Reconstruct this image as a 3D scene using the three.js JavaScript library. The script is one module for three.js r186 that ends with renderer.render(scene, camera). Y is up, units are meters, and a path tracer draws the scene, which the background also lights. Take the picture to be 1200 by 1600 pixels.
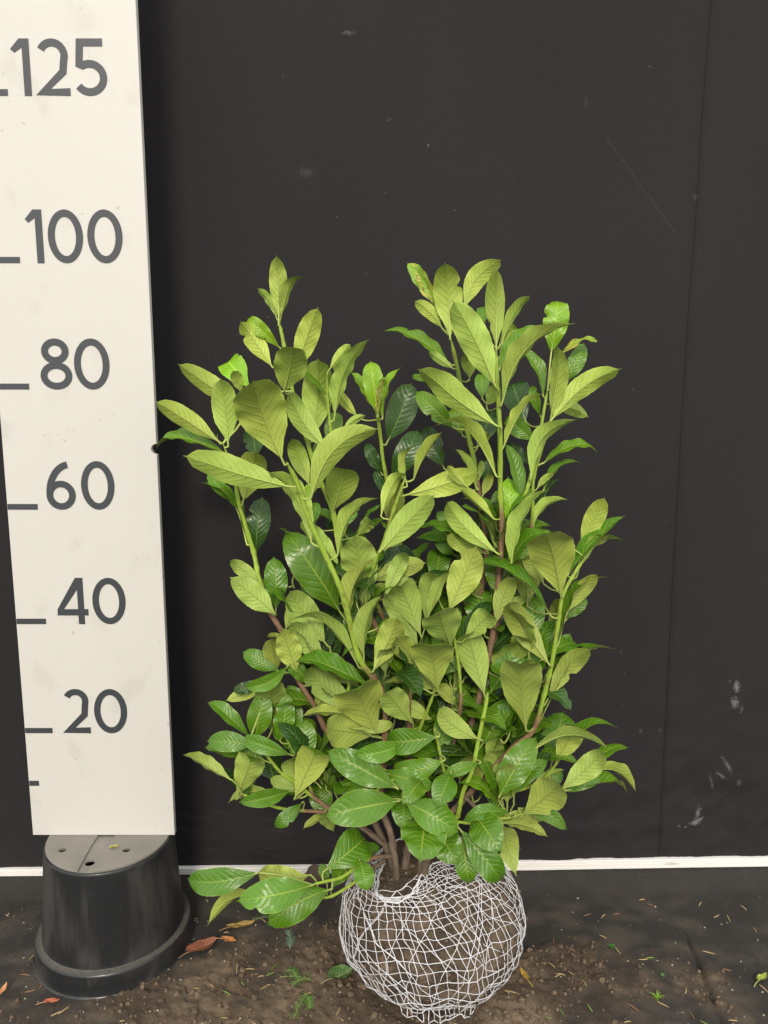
import * as THREE from 'three';
import { mergeGeometries } from 'three/addons/utils/BufferGeometryUtils.js';
import { ImprovedNoise } from 'three/addons/math/ImprovedNoise.js';

// ---------- camera, sky, sun, exposure ----------
const scene = new THREE.Scene();
const camera = new THREE.PerspectiveCamera(67.38, 768 / 1024, 0.05, 60);
camera.position.set(0, 1.0163, 1.2792);
camera.rotation.set(THREE.MathUtils.degToRad(-9.106), 0, 0);
scene.add(camera);

const renderer = new THREE.WebGLRenderer({ antialias: true });
renderer.setSize(768, 1024);
renderer.toneMapping = THREE.LinearToneMapping;
renderer.toneMappingExposure = 1.56;
renderer.shadowMap.enabled = true;

{ // overcast sky: an even grey veil, a little brighter overhead
  const w = 256, h = 128, d = new Float32Array(w * h * 4), n = new ImprovedNoise();
  for (let j = 0; j < h; j++) for (let i = 0; i < w; i++) {
    const el = (j + 0.5) / h * Math.PI - Math.PI / 2, az = i / w * Math.PI * 2;
    const up = Math.max(0, Math.sin(el));
    const c = Math.cos(el), cl = 1 + 0.10 * n.noise(3 * c * Math.cos(az), 5 * Math.sin(el), 3 * c * Math.sin(az)) + 0.05 * n.noise(8 * c * Math.cos(az) + 9, 12 * Math.sin(el), 8 * c * Math.sin(az));
    const L = (0.88 + 0.20 * up) * cl * 1.0, k = (j * w + i) * 4;
    d[k] = L * 1.0; d[k + 1] = L * 1.0; d[k + 2] = L * 0.985; d[k + 3] = 1;
  }
  const sky = new THREE.DataTexture(d, w, h, THREE.RGBAFormat, THREE.FloatType);
  sky.mapping = THREE.EquirectangularReflectionMapping; sky.magFilter = THREE.LinearFilter; sky.minFilter = THREE.LinearFilter; sky.needsUpdate = true;
  scene.background = sky; scene.environment = sky;
}
const sun = new THREE.DirectionalLight(0xfff3e0, 1.5);
sun.position.set(-0.1, 2.7, 3.4); sun.target.position.set(0, 0.5, 0);
sun.castShadow = true; sun.shadow.radius = 24; sun.shadow.mapSize.set(2048, 2048);
Object.assign(sun.shadow.camera, { left: -1.6, right: 1.6, top: 1.8, bottom: -1.6, near: 0.5, far: 9 });
scene.add(sun, sun.target);

// ---------- helpers ----------
const noise = new ImprovedNoise();
const nz = (x, y, z = 0.37) => noise.noise(x, y, z);
const fbm = (x, y, z = 0.37, o = 4) => { let s = 0, a = 0.5; for (let k = 0; k < o; k++) { s += a * nz(x, y, z); x *= 2.07; y *= 2.03; z = z * 2.01 + 3.1; a *= 0.5; } return s; };
let seed = 20240611;
const rnd = () => { seed = (seed * 1664525 + 1013904223) >>> 0; return seed / 4294967296; };
const rr = (a, b) => a + (b - a) * rnd();
const smooth = (a, b, x) => { const t = Math.min(1, Math.max(0, (x - a) / (b - a))); return t * t * (3 - 2 * t); };
const lerp = (a, b, t) => a + (b - a) * t;
const V = (x, y, z) => new THREE.Vector3(x, y, z);
const taken = {};
const numbered = n => { const k = taken[n] = (taken[n] ?? -1) + 1; return k ? `${n}_${String(k).padStart(3, '0')}` : n; };
function part(name, geo, mat, parent) {
  const m = new THREE.Mesh(geo, mat); m.name = name; m.castShadow = m.receiveShadow = true; parent.add(m); return m;
}
function tag(o, label, category, group, kind) {
  o.userData = { label, category }; if (group) o.userData.group = group; if (kind) o.userData.kind = kind; return o;
}
function thing(name, label, category, pos = [0, 0, 0], group) {
  const g = new THREE.Group(); g.name = numbered(name); g.position.set(...pos); scene.add(g); return tag(g, label, category, group);
}
function tex(w, h, fn, { srgb = false, repeat = [1, 1], wrap = true } = {}) { // fn(u, v) -> linear [r, g, b] or a grey
  const d = new Uint8Array(w * h * 4);
  const enc = c => { c = Math.min(1, Math.max(0, c)); if (srgb) c = c <= 0.0031308 ? c * 12.92 : 1.055 * Math.pow(c, 1 / 2.4) - 0.055; return Math.round(c * 255); };
  for (let j = 0; j < h; j++) for (let i = 0; i < w; i++) {
    const c = fn((i + 0.5) / w, (j + 0.5) / h), k = (j * w + i) * 4;
    if (typeof c === 'number') d[k] = d[k + 1] = d[k + 2] = enc(c); else { d[k] = enc(c[0]); d[k + 1] = enc(c[1]); d[k + 2] = enc(c[2]); }
    d[k + 3] = 255;
  }
  const t = new THREE.DataTexture(d, w, h, THREE.RGBAFormat);
  t.magFilter = THREE.LinearFilter; t.minFilter = THREE.LinearMipmapLinearFilter; t.generateMipmaps = true;
  if (wrap) t.wrapS = t.wrapT = THREE.RepeatWrapping;
  t.repeat.set(...repeat); if (srgb) t.colorSpace = THREE.SRGBColorSpace; t.needsUpdate = true; return t;
}
// noise that tiles over the unit square
const tile = (f, u, v, s) => { const a = u * Math.PI * 2, b = v * Math.PI * 2; return f(s * Math.cos(a) + 1.3 * s * Math.cos(b), s * Math.sin(a) + 0.7, s * 1.3 * Math.sin(b) + 4.1); };
const std = o => new THREE.MeshStandardMaterial(o);
const phys = o => new THREE.MeshPhysicalMaterial(o);
const lin = (r, g, b) => new THREE.Color().setRGB(r, g, b);
function grid(nu, nv, fn, color) { // indexed sheet; fn(i/nu, j/nv) -> {p, uv?}
  const P = [], UV = [], C = [], I = [];
  for (let j = 0; j <= nv; j++) for (let i = 0; i <= nu; i++) {
    const u = i / nu, v = j / nv, r = fn(u, v); P.push(...r.p); UV.push(...(r.uv || [u, v])); if (color) C.push(...r.c);
  }
  for (let j = 0; j < nv; j++) for (let i = 0; i < nu; i++) { const a = j * (nu + 1) + i; I.push(a, a + 1, a + nu + 2, a, a + nu + 2, a + nu + 1); }
  const g = new THREE.BufferGeometry();
  g.setAttribute('position', new THREE.Float32BufferAttribute(P, 3)); g.setAttribute('uv', new THREE.Float32BufferAttribute(UV, 2));
  if (color) g.setAttribute('color', new THREE.Float32BufferAttribute(C, 3));
  g.setIndex(I); g.computeVertexNormals(); return g;
}
function tube(points, radius, sides = 6, colorAt) { // swept tube along points; radius(t), colorAt(t)
  const n = points.length, P = [], Nn = [], UV = [], C = [], I = []; let prev = null;
  for (let i = 0; i < n; i++) {
    const t = points[Math.min(i + 1, n - 1)].clone().sub(points[Math.max(i - 1, 0)]).normalize();
    let a = prev ? prev.clone() : (Math.abs(t.y) < 0.9 ? V(0, 1, 0) : V(1, 0, 0)); a.addScaledVector(t, -a.dot(t)).normalize(); prev = a;
    const b = t.clone().cross(a), f = i / (n - 1), r = typeof radius === 'number' ? radius : radius(f);
    for (let k = 0; k <= sides; k++) {
      const q = k / sides * Math.PI * 2, d = a.clone().multiplyScalar(Math.cos(q)).addScaledVector(b, Math.sin(q));
      P.push(points[i].x + d.x * r, points[i].y + d.y * r, points[i].z + d.z * r); Nn.push(d.x, d.y, d.z); UV.push(k / sides, f); if (colorAt) C.push(...colorAt(f, q));
    }
  }
  for (let i = 0; i < n - 1; i++) for (let k = 0; k < sides; k++) { const a = i * (sides + 1) + k, b = a + sides + 1; I.push(a, a + 1, b, a + 1, b + 1, b); }
  for (const [row, flip] of [[0, 0], [n - 1, 1]]) { // caps
    const c = P.length / 3; P.push(points[row].x, points[row].y, points[row].z);
    const t = points[row ? n - 1 : 1].clone().sub(points[row ? n - 2 : 0]).normalize().multiplyScalar(flip ? 1 : -1); Nn.push(t.x, t.y, t.z); UV.push(0.5, flip); if (colorAt) C.push(...colorAt(flip, 0));
    for (let k = 0; k < sides; k++) { const a = row * (sides + 1) + k; flip ? I.push(c, a, a + 1) : I.push(c, a + 1, a); }
  }
  const g = new THREE.BufferGeometry();
  g.setAttribute('position', new THREE.Float32BufferAttribute(P, 3)); g.setAttribute('normal', new THREE.Float32BufferAttribute(Nn, 3)); g.setAttribute('uv', new THREE.Float32BufferAttribute(UV, 2));
  if (colorAt) g.setAttribute('color', new THREE.Float32BufferAttribute(C, 3));
  g.setIndex(I); return g;
}
const spline = (pts, n) => new THREE.CatmullRomCurve3(pts, false, 'centripetal').getPoints(n);
const wallZ = x => -0.1826 - 0.0157 * x;

// ---------- ground: weed membrane with soil spilled over it ----------
const BALL = V(0.083, 0.118, 0.088);
function soilAmount(x, z) { // 0 bare membrane .. 1 loose soil
  const dx = (x + 0.02) / 0.46, dz = (z - 0.17) / 0.21;
  let s = 1.20 - Math.sqrt(dx * dx + dz * dz) * 0.66;
  s += 0.75 * fbm(x * 7 + 3, z * 7, 1.7, 4) + 0.35 * fbm(x * 30, z * 30, 5.2, 3);
  s -= 0.55 * smooth(0.05, -0.13, z) * (1 - 0.75 * Math.exp(-Math.pow((x + 0.1) / 0.22, 2)));
  return smooth(0.28, 0.85, s);
}
function groundAt(x, z) {
  const s = soilAmount(x, z), back = z - wallZ(x);
  let y = 0.0022 * fbm(x * 4, z * 4, 8.3, 3) + s * (0.004 + 0.013 * fbm(x * 22, z * 22, 2.1, 4) + 0.009 * fbm(x * 80, z * 80, 6.6, 3));
  y += (1 - s) * 0.004 * fbm(x * 5 + z * 9, z * 16 - x * 4, 3.3, 3);
  const d = Math.hypot((x - BALL.x) / 0.2, (z - BALL.z) / 0.18);
  y += s * 0.016 * Math.exp(-Math.pow(d / 1.05, 4));
  const line = x - (0.566 + (z > -0.02 ? -0.09 * (z + 0.02) : 0) + 0.006 * nz(z * 14, 1.2)); // lap of the two membrane sheets
  if (z < 0.6) y += 0.0045 * smooth(0.004, -0.004, line) * smooth(-0.12, -0.02, z) - 0.012 * Math.exp(-Math.pow(line / 0.0030, 2)) * smooth(-0.05, 0.0, z);
  y = lerp(y, 0.046 * Math.pow(1 - Math.min(1, back / 0.06), 2.2) + y * smooth(0, 0.06, back), smooth(0.075, 0.03, back));
  return y;
}
{
  const xs = [], zs = [];
  for (let x = -6; x < -2.05; x += 0.3) xs.push(x);
  for (let x = -2.1; x < -0.905; x += 0.015) xs.push(x);
  for (let x = -0.9; x <= 0.9001; x += 0.004) xs.push(x);
  for (let x = 0.915; x < 2.1; x += 0.015) xs.push(x);
  for (let x = 2.3; x <= 6.01; x += 0.3) xs.push(x);
  for (let b = 0.0; b <= 0.52001; b += 0.004) zs.push(b);
  for (let b = 0.535; b < 1.9; b += 0.015) zs.push(b);
  for (let b = 2; b <= 8; b += 0.25) zs.push(b);
  const nu = xs.length - 1, nv = zs.length - 1;
  const g = grid(nu, nv, (u, v) => {
    const x = xs[Math.round(u * nu)], b = zs[Math.round(v * nv)], z = wallZ(x) + 0.006 + b;
    const y = groundAt(x, z), s = soilAmount(x, z);
    const dry = smooth(-0.15, 0.35, fbm(x * 9 + 5, z * 9, 4.4, 4)), fine = 1 + 0.5 * fbm(x * 60, z * 60, 9.1, 3);
    const dust = smooth(0.0, 0.5, fbm(x * 13, z * 17, 12.2, 4) + 0.12) * smooth(0.0, 0.13, b);
    const soil = [lerp(0.105, 0.255, dry) * fine, lerp(0.072, 0.184, dry) * fine, lerp(0.046, 0.120, dry) * fine];
    const mem = [lerp(0.044, 0.115, dust), lerp(0.040, 0.094, dust), lerp(0.036, 0.072, dust)];
    return { p: [x, y, z], uv: [x, z], c: [0, 1, 2].map(k => lerp(mem[k], soil[k], s)) };
  }, true);
  // winding: normals must point up
  const idx = g.index.array; for (let i = 0; i < idx.length; i += 3) { const t = idx[i + 1]; idx[i + 1] = idx[i + 2]; idx[i + 2] = t; } g.computeVertexNormals();
  const grain = tex(512, 512, (u, v) => { const a = tile(nz, u, v, 14), b = tile(nz, u, v, 34); const c = 0.80 + 0.22 * a + 0.22 * b; return [c, c, c]; }, { repeat: [7, 7] });
  const bump = tex(512, 512, (u, v) => 0.5 + 0.3 * tile(nz, u, v, 16) + 0.3 * tile(nz, u, v, 38), { repeat: [7, 7] });
  const ground = part('ground', g, std({ vertexColors: true, map: grain, bumpMap: bump, bumpScale: 0.004, roughness: 0.97 }), scene);
  tag(ground, 'black weed membrane strewn with brown soil', 'ground', null, 'structure');
}

// ---------- black cloth backdrop ----------
{
  const back = thing('fabric_backdrop', 'tall black cloth backdrop stretched over the wall behind the shrub', 'backdrop');
  const weaveB = tex(256, 256, (u, v) => 0.5 + 0.16 * Math.sin(u * Math.PI * 2 * 60) + 0.16 * Math.sin(v * Math.PI * 2 * 60) + 0.25 * tile(nz, u, v, 26), { repeat: [9, 9] });
  const x0 = -1.8, x1 = 1.8, y0 = 0, y1 = 2.2;
  // marks on the cloth, placed where they are: pale droppings, scuffs, lint
  const marks = []; // [x, y, rx, ry, strength, turn]
  const blob = (x, y, rx, ry, s, a = 0) => marks.push([x, y, rx, ry, s, a]);
  blob(0.708, 0.427, 0.006, 0.013, 1, 0.1); blob(0.707, 0.392, 0.008, 0.012, 0.9, 0.2); blob(0.722, 0.378, 0.003, 0.008, 0.5); blob(0.693, 0.438, 0.002, 0.002, 1);
  blob(0.703, 0.255, 0.004, 0.022, 0.6, 0.6); blob(0.690, 0.235, 0.003, 0.014, 0.6, 0.9); blob(0.672, 0.218, 0.003, 0.02, 0.4, 0.3); blob(0.728, 0.22, 0.004, 0.01, 0.35);
  blob(0.650, 0.150, 0.006, 0.015, 0.8, -0.2); blob(0.645, 0.128, 0.012, 0.006, 1, 0.3); blob(0.655, 0.135, 0.01, 0.003, 1, 0.5); blob(0.610, 0.124, 0.002, 0.002, 1); blob(0.625, 0.12, 0.003, 0.0012, 1);
  blob(-0.062, 1.632, 0.012, 0.004, 0.35); blob(-0.14, 1.40, 0.016, 0.009, 0.14); blob(0.565, 1.36, 0.004, 0.005, 0.2); blob(0.01, 1.49, 0.01, 0.003, 0.12, 0.6); blob(0.36, 1.52, 0.003, 0.01, 0.12); blob(0.47, 1.58, 0.006, 0.0012, 0.35, -0.3); blob(0.56, 0.333, 0.004, 0.006, 0.25); blob(0.52, 0.333, 0.004, 0.006, 0.25);
  for (let k = 0; k < 60; k++) { const t = k / 59; blob(0.40 + 0.13 * t + 0.004 * nz(k * 0.3, 2), 1.46 - 0.16 * t, 0.005, 0.0025, 0.03 + 0.08 * Math.abs(nz(k * 0.4, 5)), -0.9); }
  for (let k = 0; k < 90; k++) blob(rr(-0.7, 0.85), Math.pow(rnd(), 2.2) * 1.6 + 0.05, rr(0.0008, 0.0016), rr(0.0008, 0.002), rr(0.15, 0.8));
  for (let k = 0; k < 14; k++) blob(rr(-0.45, -0.2), rr(0.07, 0.16), rr(0.02, 0.05), 0.0012, rr(0.06, 0.14), rr(-0.3, 0.1));
  const W = 2048, H = 1252, base = new Float32Array(W * H);
  for (const [mx, my, rx, ry, s, a] of marks) {
    const R = Math.max(rx, ry) * 1.6, ca = Math.cos(a), sa = Math.sin(a);
    const i0 = Math.max(0, Math.floor((mx - R - x0) / (x1 - x0) * W)), i1 = Math.min(W - 1, Math.ceil((mx + R - x0) / (x1 - x0) * W)), j0 = Math.max(0, Math.floor((my - R - y0) / (y1 - y0) * H)), j1 = Math.min(H - 1, Math.ceil((my + R - y0) / (y1 - y0) * H));
    for (let j = j0; j <= j1; j++) for (let i = i0; i <= i1; i++) {
      const dx = x0 + (i + 0.5) / W * (x1 - x0) - mx, dy = y0 + (j + 0.5) / H * (y1 - y0) - my, p = (dx * ca + dy * sa) / rx, q = (-dx * sa + dy * ca) / ry;
      const d = Math.sqrt(p * p + q * q) + 0.9 * nz(dx * 300 + mx * 50, dy * 300, my * 30);
      base[j * W + i] = Math.max(base[j * W + i], 0.34 * s * smooth(1.2, 0.2, d + 0.35 * nz(dx * 1500, dy * 1500, mx)));
    }
  }
  const map = tex(W, H, (u, v) => {
    const m = base[Math.min(H - 1, Math.floor(v * H)) * W + Math.min(W - 1, Math.floor(u * W))];
    const x = u * 3.6, y = v * 2.2, f = 1 + 0.16 * fbm(x * 3, y * 2, 1.1, 3) + 0.10 * nz(x * 260, y * 260);
    const warm = 0.5 + 0.9 * fbm(x * 1.6 + 4, y * 1.6, 7.7, 2);
    return [lerp(0.0228 * f * (1 + 0.05 * warm), 0.40, m), lerp(0.0217 * f, 0.41, m), lerp(0.0230 * f * (1.03 - 0.05 * warm), 0.42, m)];
  }, { srgb: true, wrap: false });
  const cloth = phys({ map, bumpMap: weaveB, bumpScale: 0.00018, roughness: 0.95, specularIntensity: 0.3 });
  const folds = (x, y) => 0.0080 * fbm(x * 3.1, y * 0.7, 2.2, 3) + 0.0030 * fbm(x * 11, y * 2.2, 5.5, 2)
    + smooth(0.55, 0.05, y) * smooth(0.15, 0.5, x) * (0.022 * fbm(x * 7 + y * 5, y * 10 - x * 6, 9.9, 4))
    + smooth(0.30, 0.06, y) * 0.008 * fbm(x * 6, y * 14, 3.1, 3);
  const seamX = y => 0.566 + 0.010 * (y - 0.9) * (y - 0.9) + 0.0015 * nz(y * 6, 3.3);
  const sheet = (a, b, lift, n) => { // a(y), b(y): edges
    const front = grid(n, 220, (u, v) => { const y = y0 + 0.004 + v * (y1 - y0 - 0.004), x = lerp(a(y), b(y), u); return { p: [x, y, wallZ(x) + 0.004 + folds(x, y) + lift(x, y)], uv: [(x - x0) / (x1 - x0), (y - y0) / (y1 - y0)] }; });
    return front;
  };
  const left = sheet(() => x0, y => seamX(y) + 0.012, (x, y) => 0.0 - 0.0022 * smooth(seamX(y) - 0.014, seamX(y), x), 300);
  const right = sheet(y => seamX(y), () => x1, (x, y) => 0.0022 - 0.0022 * smooth(seamX(y) + 0.02, seamX(y) + 0.06, x) - 0.003 * smooth(seamX(y) + 0.003, seamX(y), x), 240);
  const a = part('cloth_panel', left, cloth, back), b = part('cloth_panel', right, cloth, back);
  b.userData.label = 'right cloth panel lapped over the vertical seam';
  const bk = new THREE.BoxGeometry(3.6, 2.2, 0.03); bk.translate(0, 1.1, 0);
  const board = part('wall_board', bk, std({ color: lin(0.05, 0.048, 0.046), roughness: 0.95 }), back);
  board.position.set(0, 0, wallZ(0) - 0.034); board.rotation.y = Math.atan(0.0157);
}

// ---------- white battens pinning the cloth ----------
{
  const grainT = tex(1024, 64, (u, v) => { const g = nz(u * 14, v * 26, 2) * 0.5 + nz(u * 60, v * 60, 7) * 0.25, kn = Math.max(0, 1 - Math.hypot((u - 0.47) * 60, (v - 0.5) * 5)); const c = 0.76 + 0.07 * g - 0.35 * kn; return [c, c * 0.975, c * 0.94]; }, { srgb: true });
  const mat = std({ map: grainT, roughness: 0.7 });
  const batten = (label, xa, ya, xb, yb, h) => {
    const A = V(xa, ya, wallZ(xa) + 0.014), B = V(xb, yb, wallZ(xb) + 0.014), len = A.distanceTo(B);
    const t = 0.010, s = new THREE.Shape([[-t, -h / 2], [-0.001, -h / 2], [0, -h / 2 + 0.001], [0, -h * 0.22], [-0.0018, -h * 0.19], [-0.0018, -h * 0.13], [0, -h * 0.10], [0, h * 0.12], [-0.0018, h * 0.15], [-0.0018, h * 0.21], [0, h * 0.24], [0, h / 2 - 0.001], [-0.001, h / 2], [-t, h / 2]].map(p => new THREE.Vector2(...p)));
    const g = new THREE.ExtrudeGeometry(s, { depth: len, bevelEnabled: false, steps: 24 });
    const p = g.attributes.position, uv = g.attributes.uv;
    for (let i = 0; i < p.count; i++) { const z = p.getZ(i); uv.setXY(i, z / 1.3, p.getY(i) / h + 0.5); p.setY(i, p.getY(i) + 0.0012 * nz(z * 5, xa * 9)); p.setX(i, p.getX(i) + 0.001 * nz(z * 4, 8)); }
    g.computeVertexNormals();
    const m = part(numbered('wood_batten'), g, mat, scene);
    const d = B.clone().sub(A).normalize(), zAxis = d, xAxis = V(0, 1, 0).cross(zAxis).normalize().multiplyScalar(-1), X = V(0, 0, 1).addScaledVector(d, -d.z).normalize(), Y = zAxis.clone().cross(X);
    m.matrixAutoUpdate = true; m.quaternion.setFromRotationMatrix(new THREE.Matrix4().makeBasis(X, Y, zAxis)); m.position.copy(A);
    tag(m, label, 'batten', 'white battens along the foot of the backdrop');
  };
  batten('thin white batten at the foot of the backdrop behind the upturned pot', -1.3, 0.0375, -0.02, 0.0365, 0.0145);
  batten('wider white grooved batten at the foot of the backdrop right of the shrub', -0.015, 0.0392, 1.3, 0.0485, 0.0195);
}

// ---------- upturned nursery pot ----------
{
  const pot = thing('nursery_pot', 'upturned black plastic nursery pot carrying the measuring board', 'pot', [-0.497, 0, -0.003]);
  const dust = tex(1024, 512, (u, v) => { // greyish dried splashes and dust films with ragged outlines
    const a = smooth(-0.15, 0.40, fbm(u * 9, v * 1.6, 3.3, 3) + 0.25 * fbm(u * 60, v * 5, 1.2, 3)), b = smooth(0.30, 0.5, fbm(u * 90, v * 30, 7, 3)), c = 0.85 + 0.3 * nz(u * 300, v * 90, 3);
    const m = Math.min(1, 0.42 * a + 0.5 * b) * c; return [lerp(0.017, 0.085, m), lerp(0.018, 0.078, m), lerp(0.0195, 0.066, m)];
  }, { srgb: true });
  const dustR = tex(512, 256, (u, v) => 0.30 + 0.35 * smooth(-0.15, 0.40, fbm(u * 9, v * 1.6, 3.3, 3) + 0.25 * fbm(u * 60, v * 5, 1.2, 3)) + 0.06 * nz(u * 120, v * 40, 3));
  const plastic = std({ map: dust, roughnessMap: dustR, roughness: 1, bumpMap: dustR, bumpScale: 0.0006 });
  const prof = (pts, seg = 96) => { const g = new THREE.LatheGeometry(pts.map(p => new THREE.Vector2(...p)), seg); const p = g.attributes.position; return g; };
  const body = prof([[0.1245, 0.0475], [0.1225, 0.066], [0.1195, 0.10], [0.1160, 0.15], [0.1125, 0.20], [0.1116, 0.2100], [0.1108, 0.2136], [0.1090, 0.2150], [0.1060, 0.2152]]);
  part('pot_body', body, plastic, pot);
  const rimDust = std({ map: tex(512, 64, (u, v) => { const m = smooth(-0.35, 0.25, tile((x, y, z) => fbm(x, y, z, 3), u, v, 12)) * (0.8 + 0.4 * tile(nz, u, v, 40)); return [lerp(0.022, 0.13, m), lerp(0.022, 0.118, m), lerp(0.022, 0.098, m)]; }, { srgb: true }), roughness: 0.8 });
  part('rim', prof([[0.1400, 0.0005], [0.1416, 0.0015], [0.1418, 0.0045], [0.1404, 0.0065], [0.1378, 0.0085], [0.1372, 0.0200], [0.1362, 0.0400], [0.1352, 0.0432], [0.1336, 0.0446]]), plastic, pot);
  part('rim_ledge', prof([[0.1336, 0.0446], [0.1300, 0.0452], [0.1262, 0.0462], [0.1245, 0.0475]]), rimDust, pot);
  // base of the pot, now on top: plate with drainage holes, two raised fields and a channel between
  const dustSheenTop = std({ map: tex(512, 512, (u, v) => { const m = 0.9 + 0.3 * fbm(u * 4, v * 4, 3, 3) + 0.12 * nz(u * 120, v * 120, 5); return [0.225 * m, 0.210 * m, 0.185 * m]; }, { srgb: true, repeat: [4, 4] }), roughness: 0.75 });  // pale grey: dust, with the sky's grazing reflection painted into the colour too
  const hole = (x, z, r) => { const h = new THREE.Path(); h.absellipse(x, -z, r, r, 0, Math.PI * 2, true); return h; };
  const lay = (shape, depth, bevel, y, name) => { const g = new THREE.ExtrudeGeometry(shape, { depth, bevelEnabled: bevel > 0, bevelSize: bevel, bevelThickness: bevel, bevelSegments: 2, curveSegments: 40 }); g.rotateX(-Math.PI / 2); g.translate(0, y, 0); return part(name, g, dustSheenTop, pot); };
  const disc = new THREE.Shape(); disc.absarc(0, 0, 0.1076, 0, Math.PI * 2); disc.holes.push(hole(-0.066, 0.047, 0.0082), hole(-0.006, 0.080, 0.0082), hole(0.046, 0.047, 0.0082), hole(-0.05, -0.06, 0.0082), hole(0.05, -0.06, 0.0082));
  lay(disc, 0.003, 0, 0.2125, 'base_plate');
  const R = 0.1070, arc = (a0, a1, n = 40) => Array.from({ length: n + 1 }, (_, k) => { const a = lerp(a0, a1, k / n); return new THREE.Vector2(R * Math.cos(a), R * Math.sin(a)); });
  const aL = Math.acos(-0.0175 / R), aR = Math.acos(0.0115 / R);
  const fl = new THREE.Shape([...arc(aL, Math.PI * 2 - aL), new THREE.Vector2(-0.0215, -0.034)]); fl.holes.push(hole(-0.066, 0.047, 0.0075), hole(-0.05, -0.06, 0.0075));
  const fr = new THREE.Shape([...arc(-aR, aR), new THREE.Vector2(0.0115, 0.0)]); fr.holes.push(hole(0.046, 0.047, 0.0075), hole(0.05, -0.06, 0.0075));
  lay(fl, 0.0028, 0.0008, 0.2156, 'raised_field'); lay(fr, 0.0028, 0.0008, 0.2156, 'raised_field');
}

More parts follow.
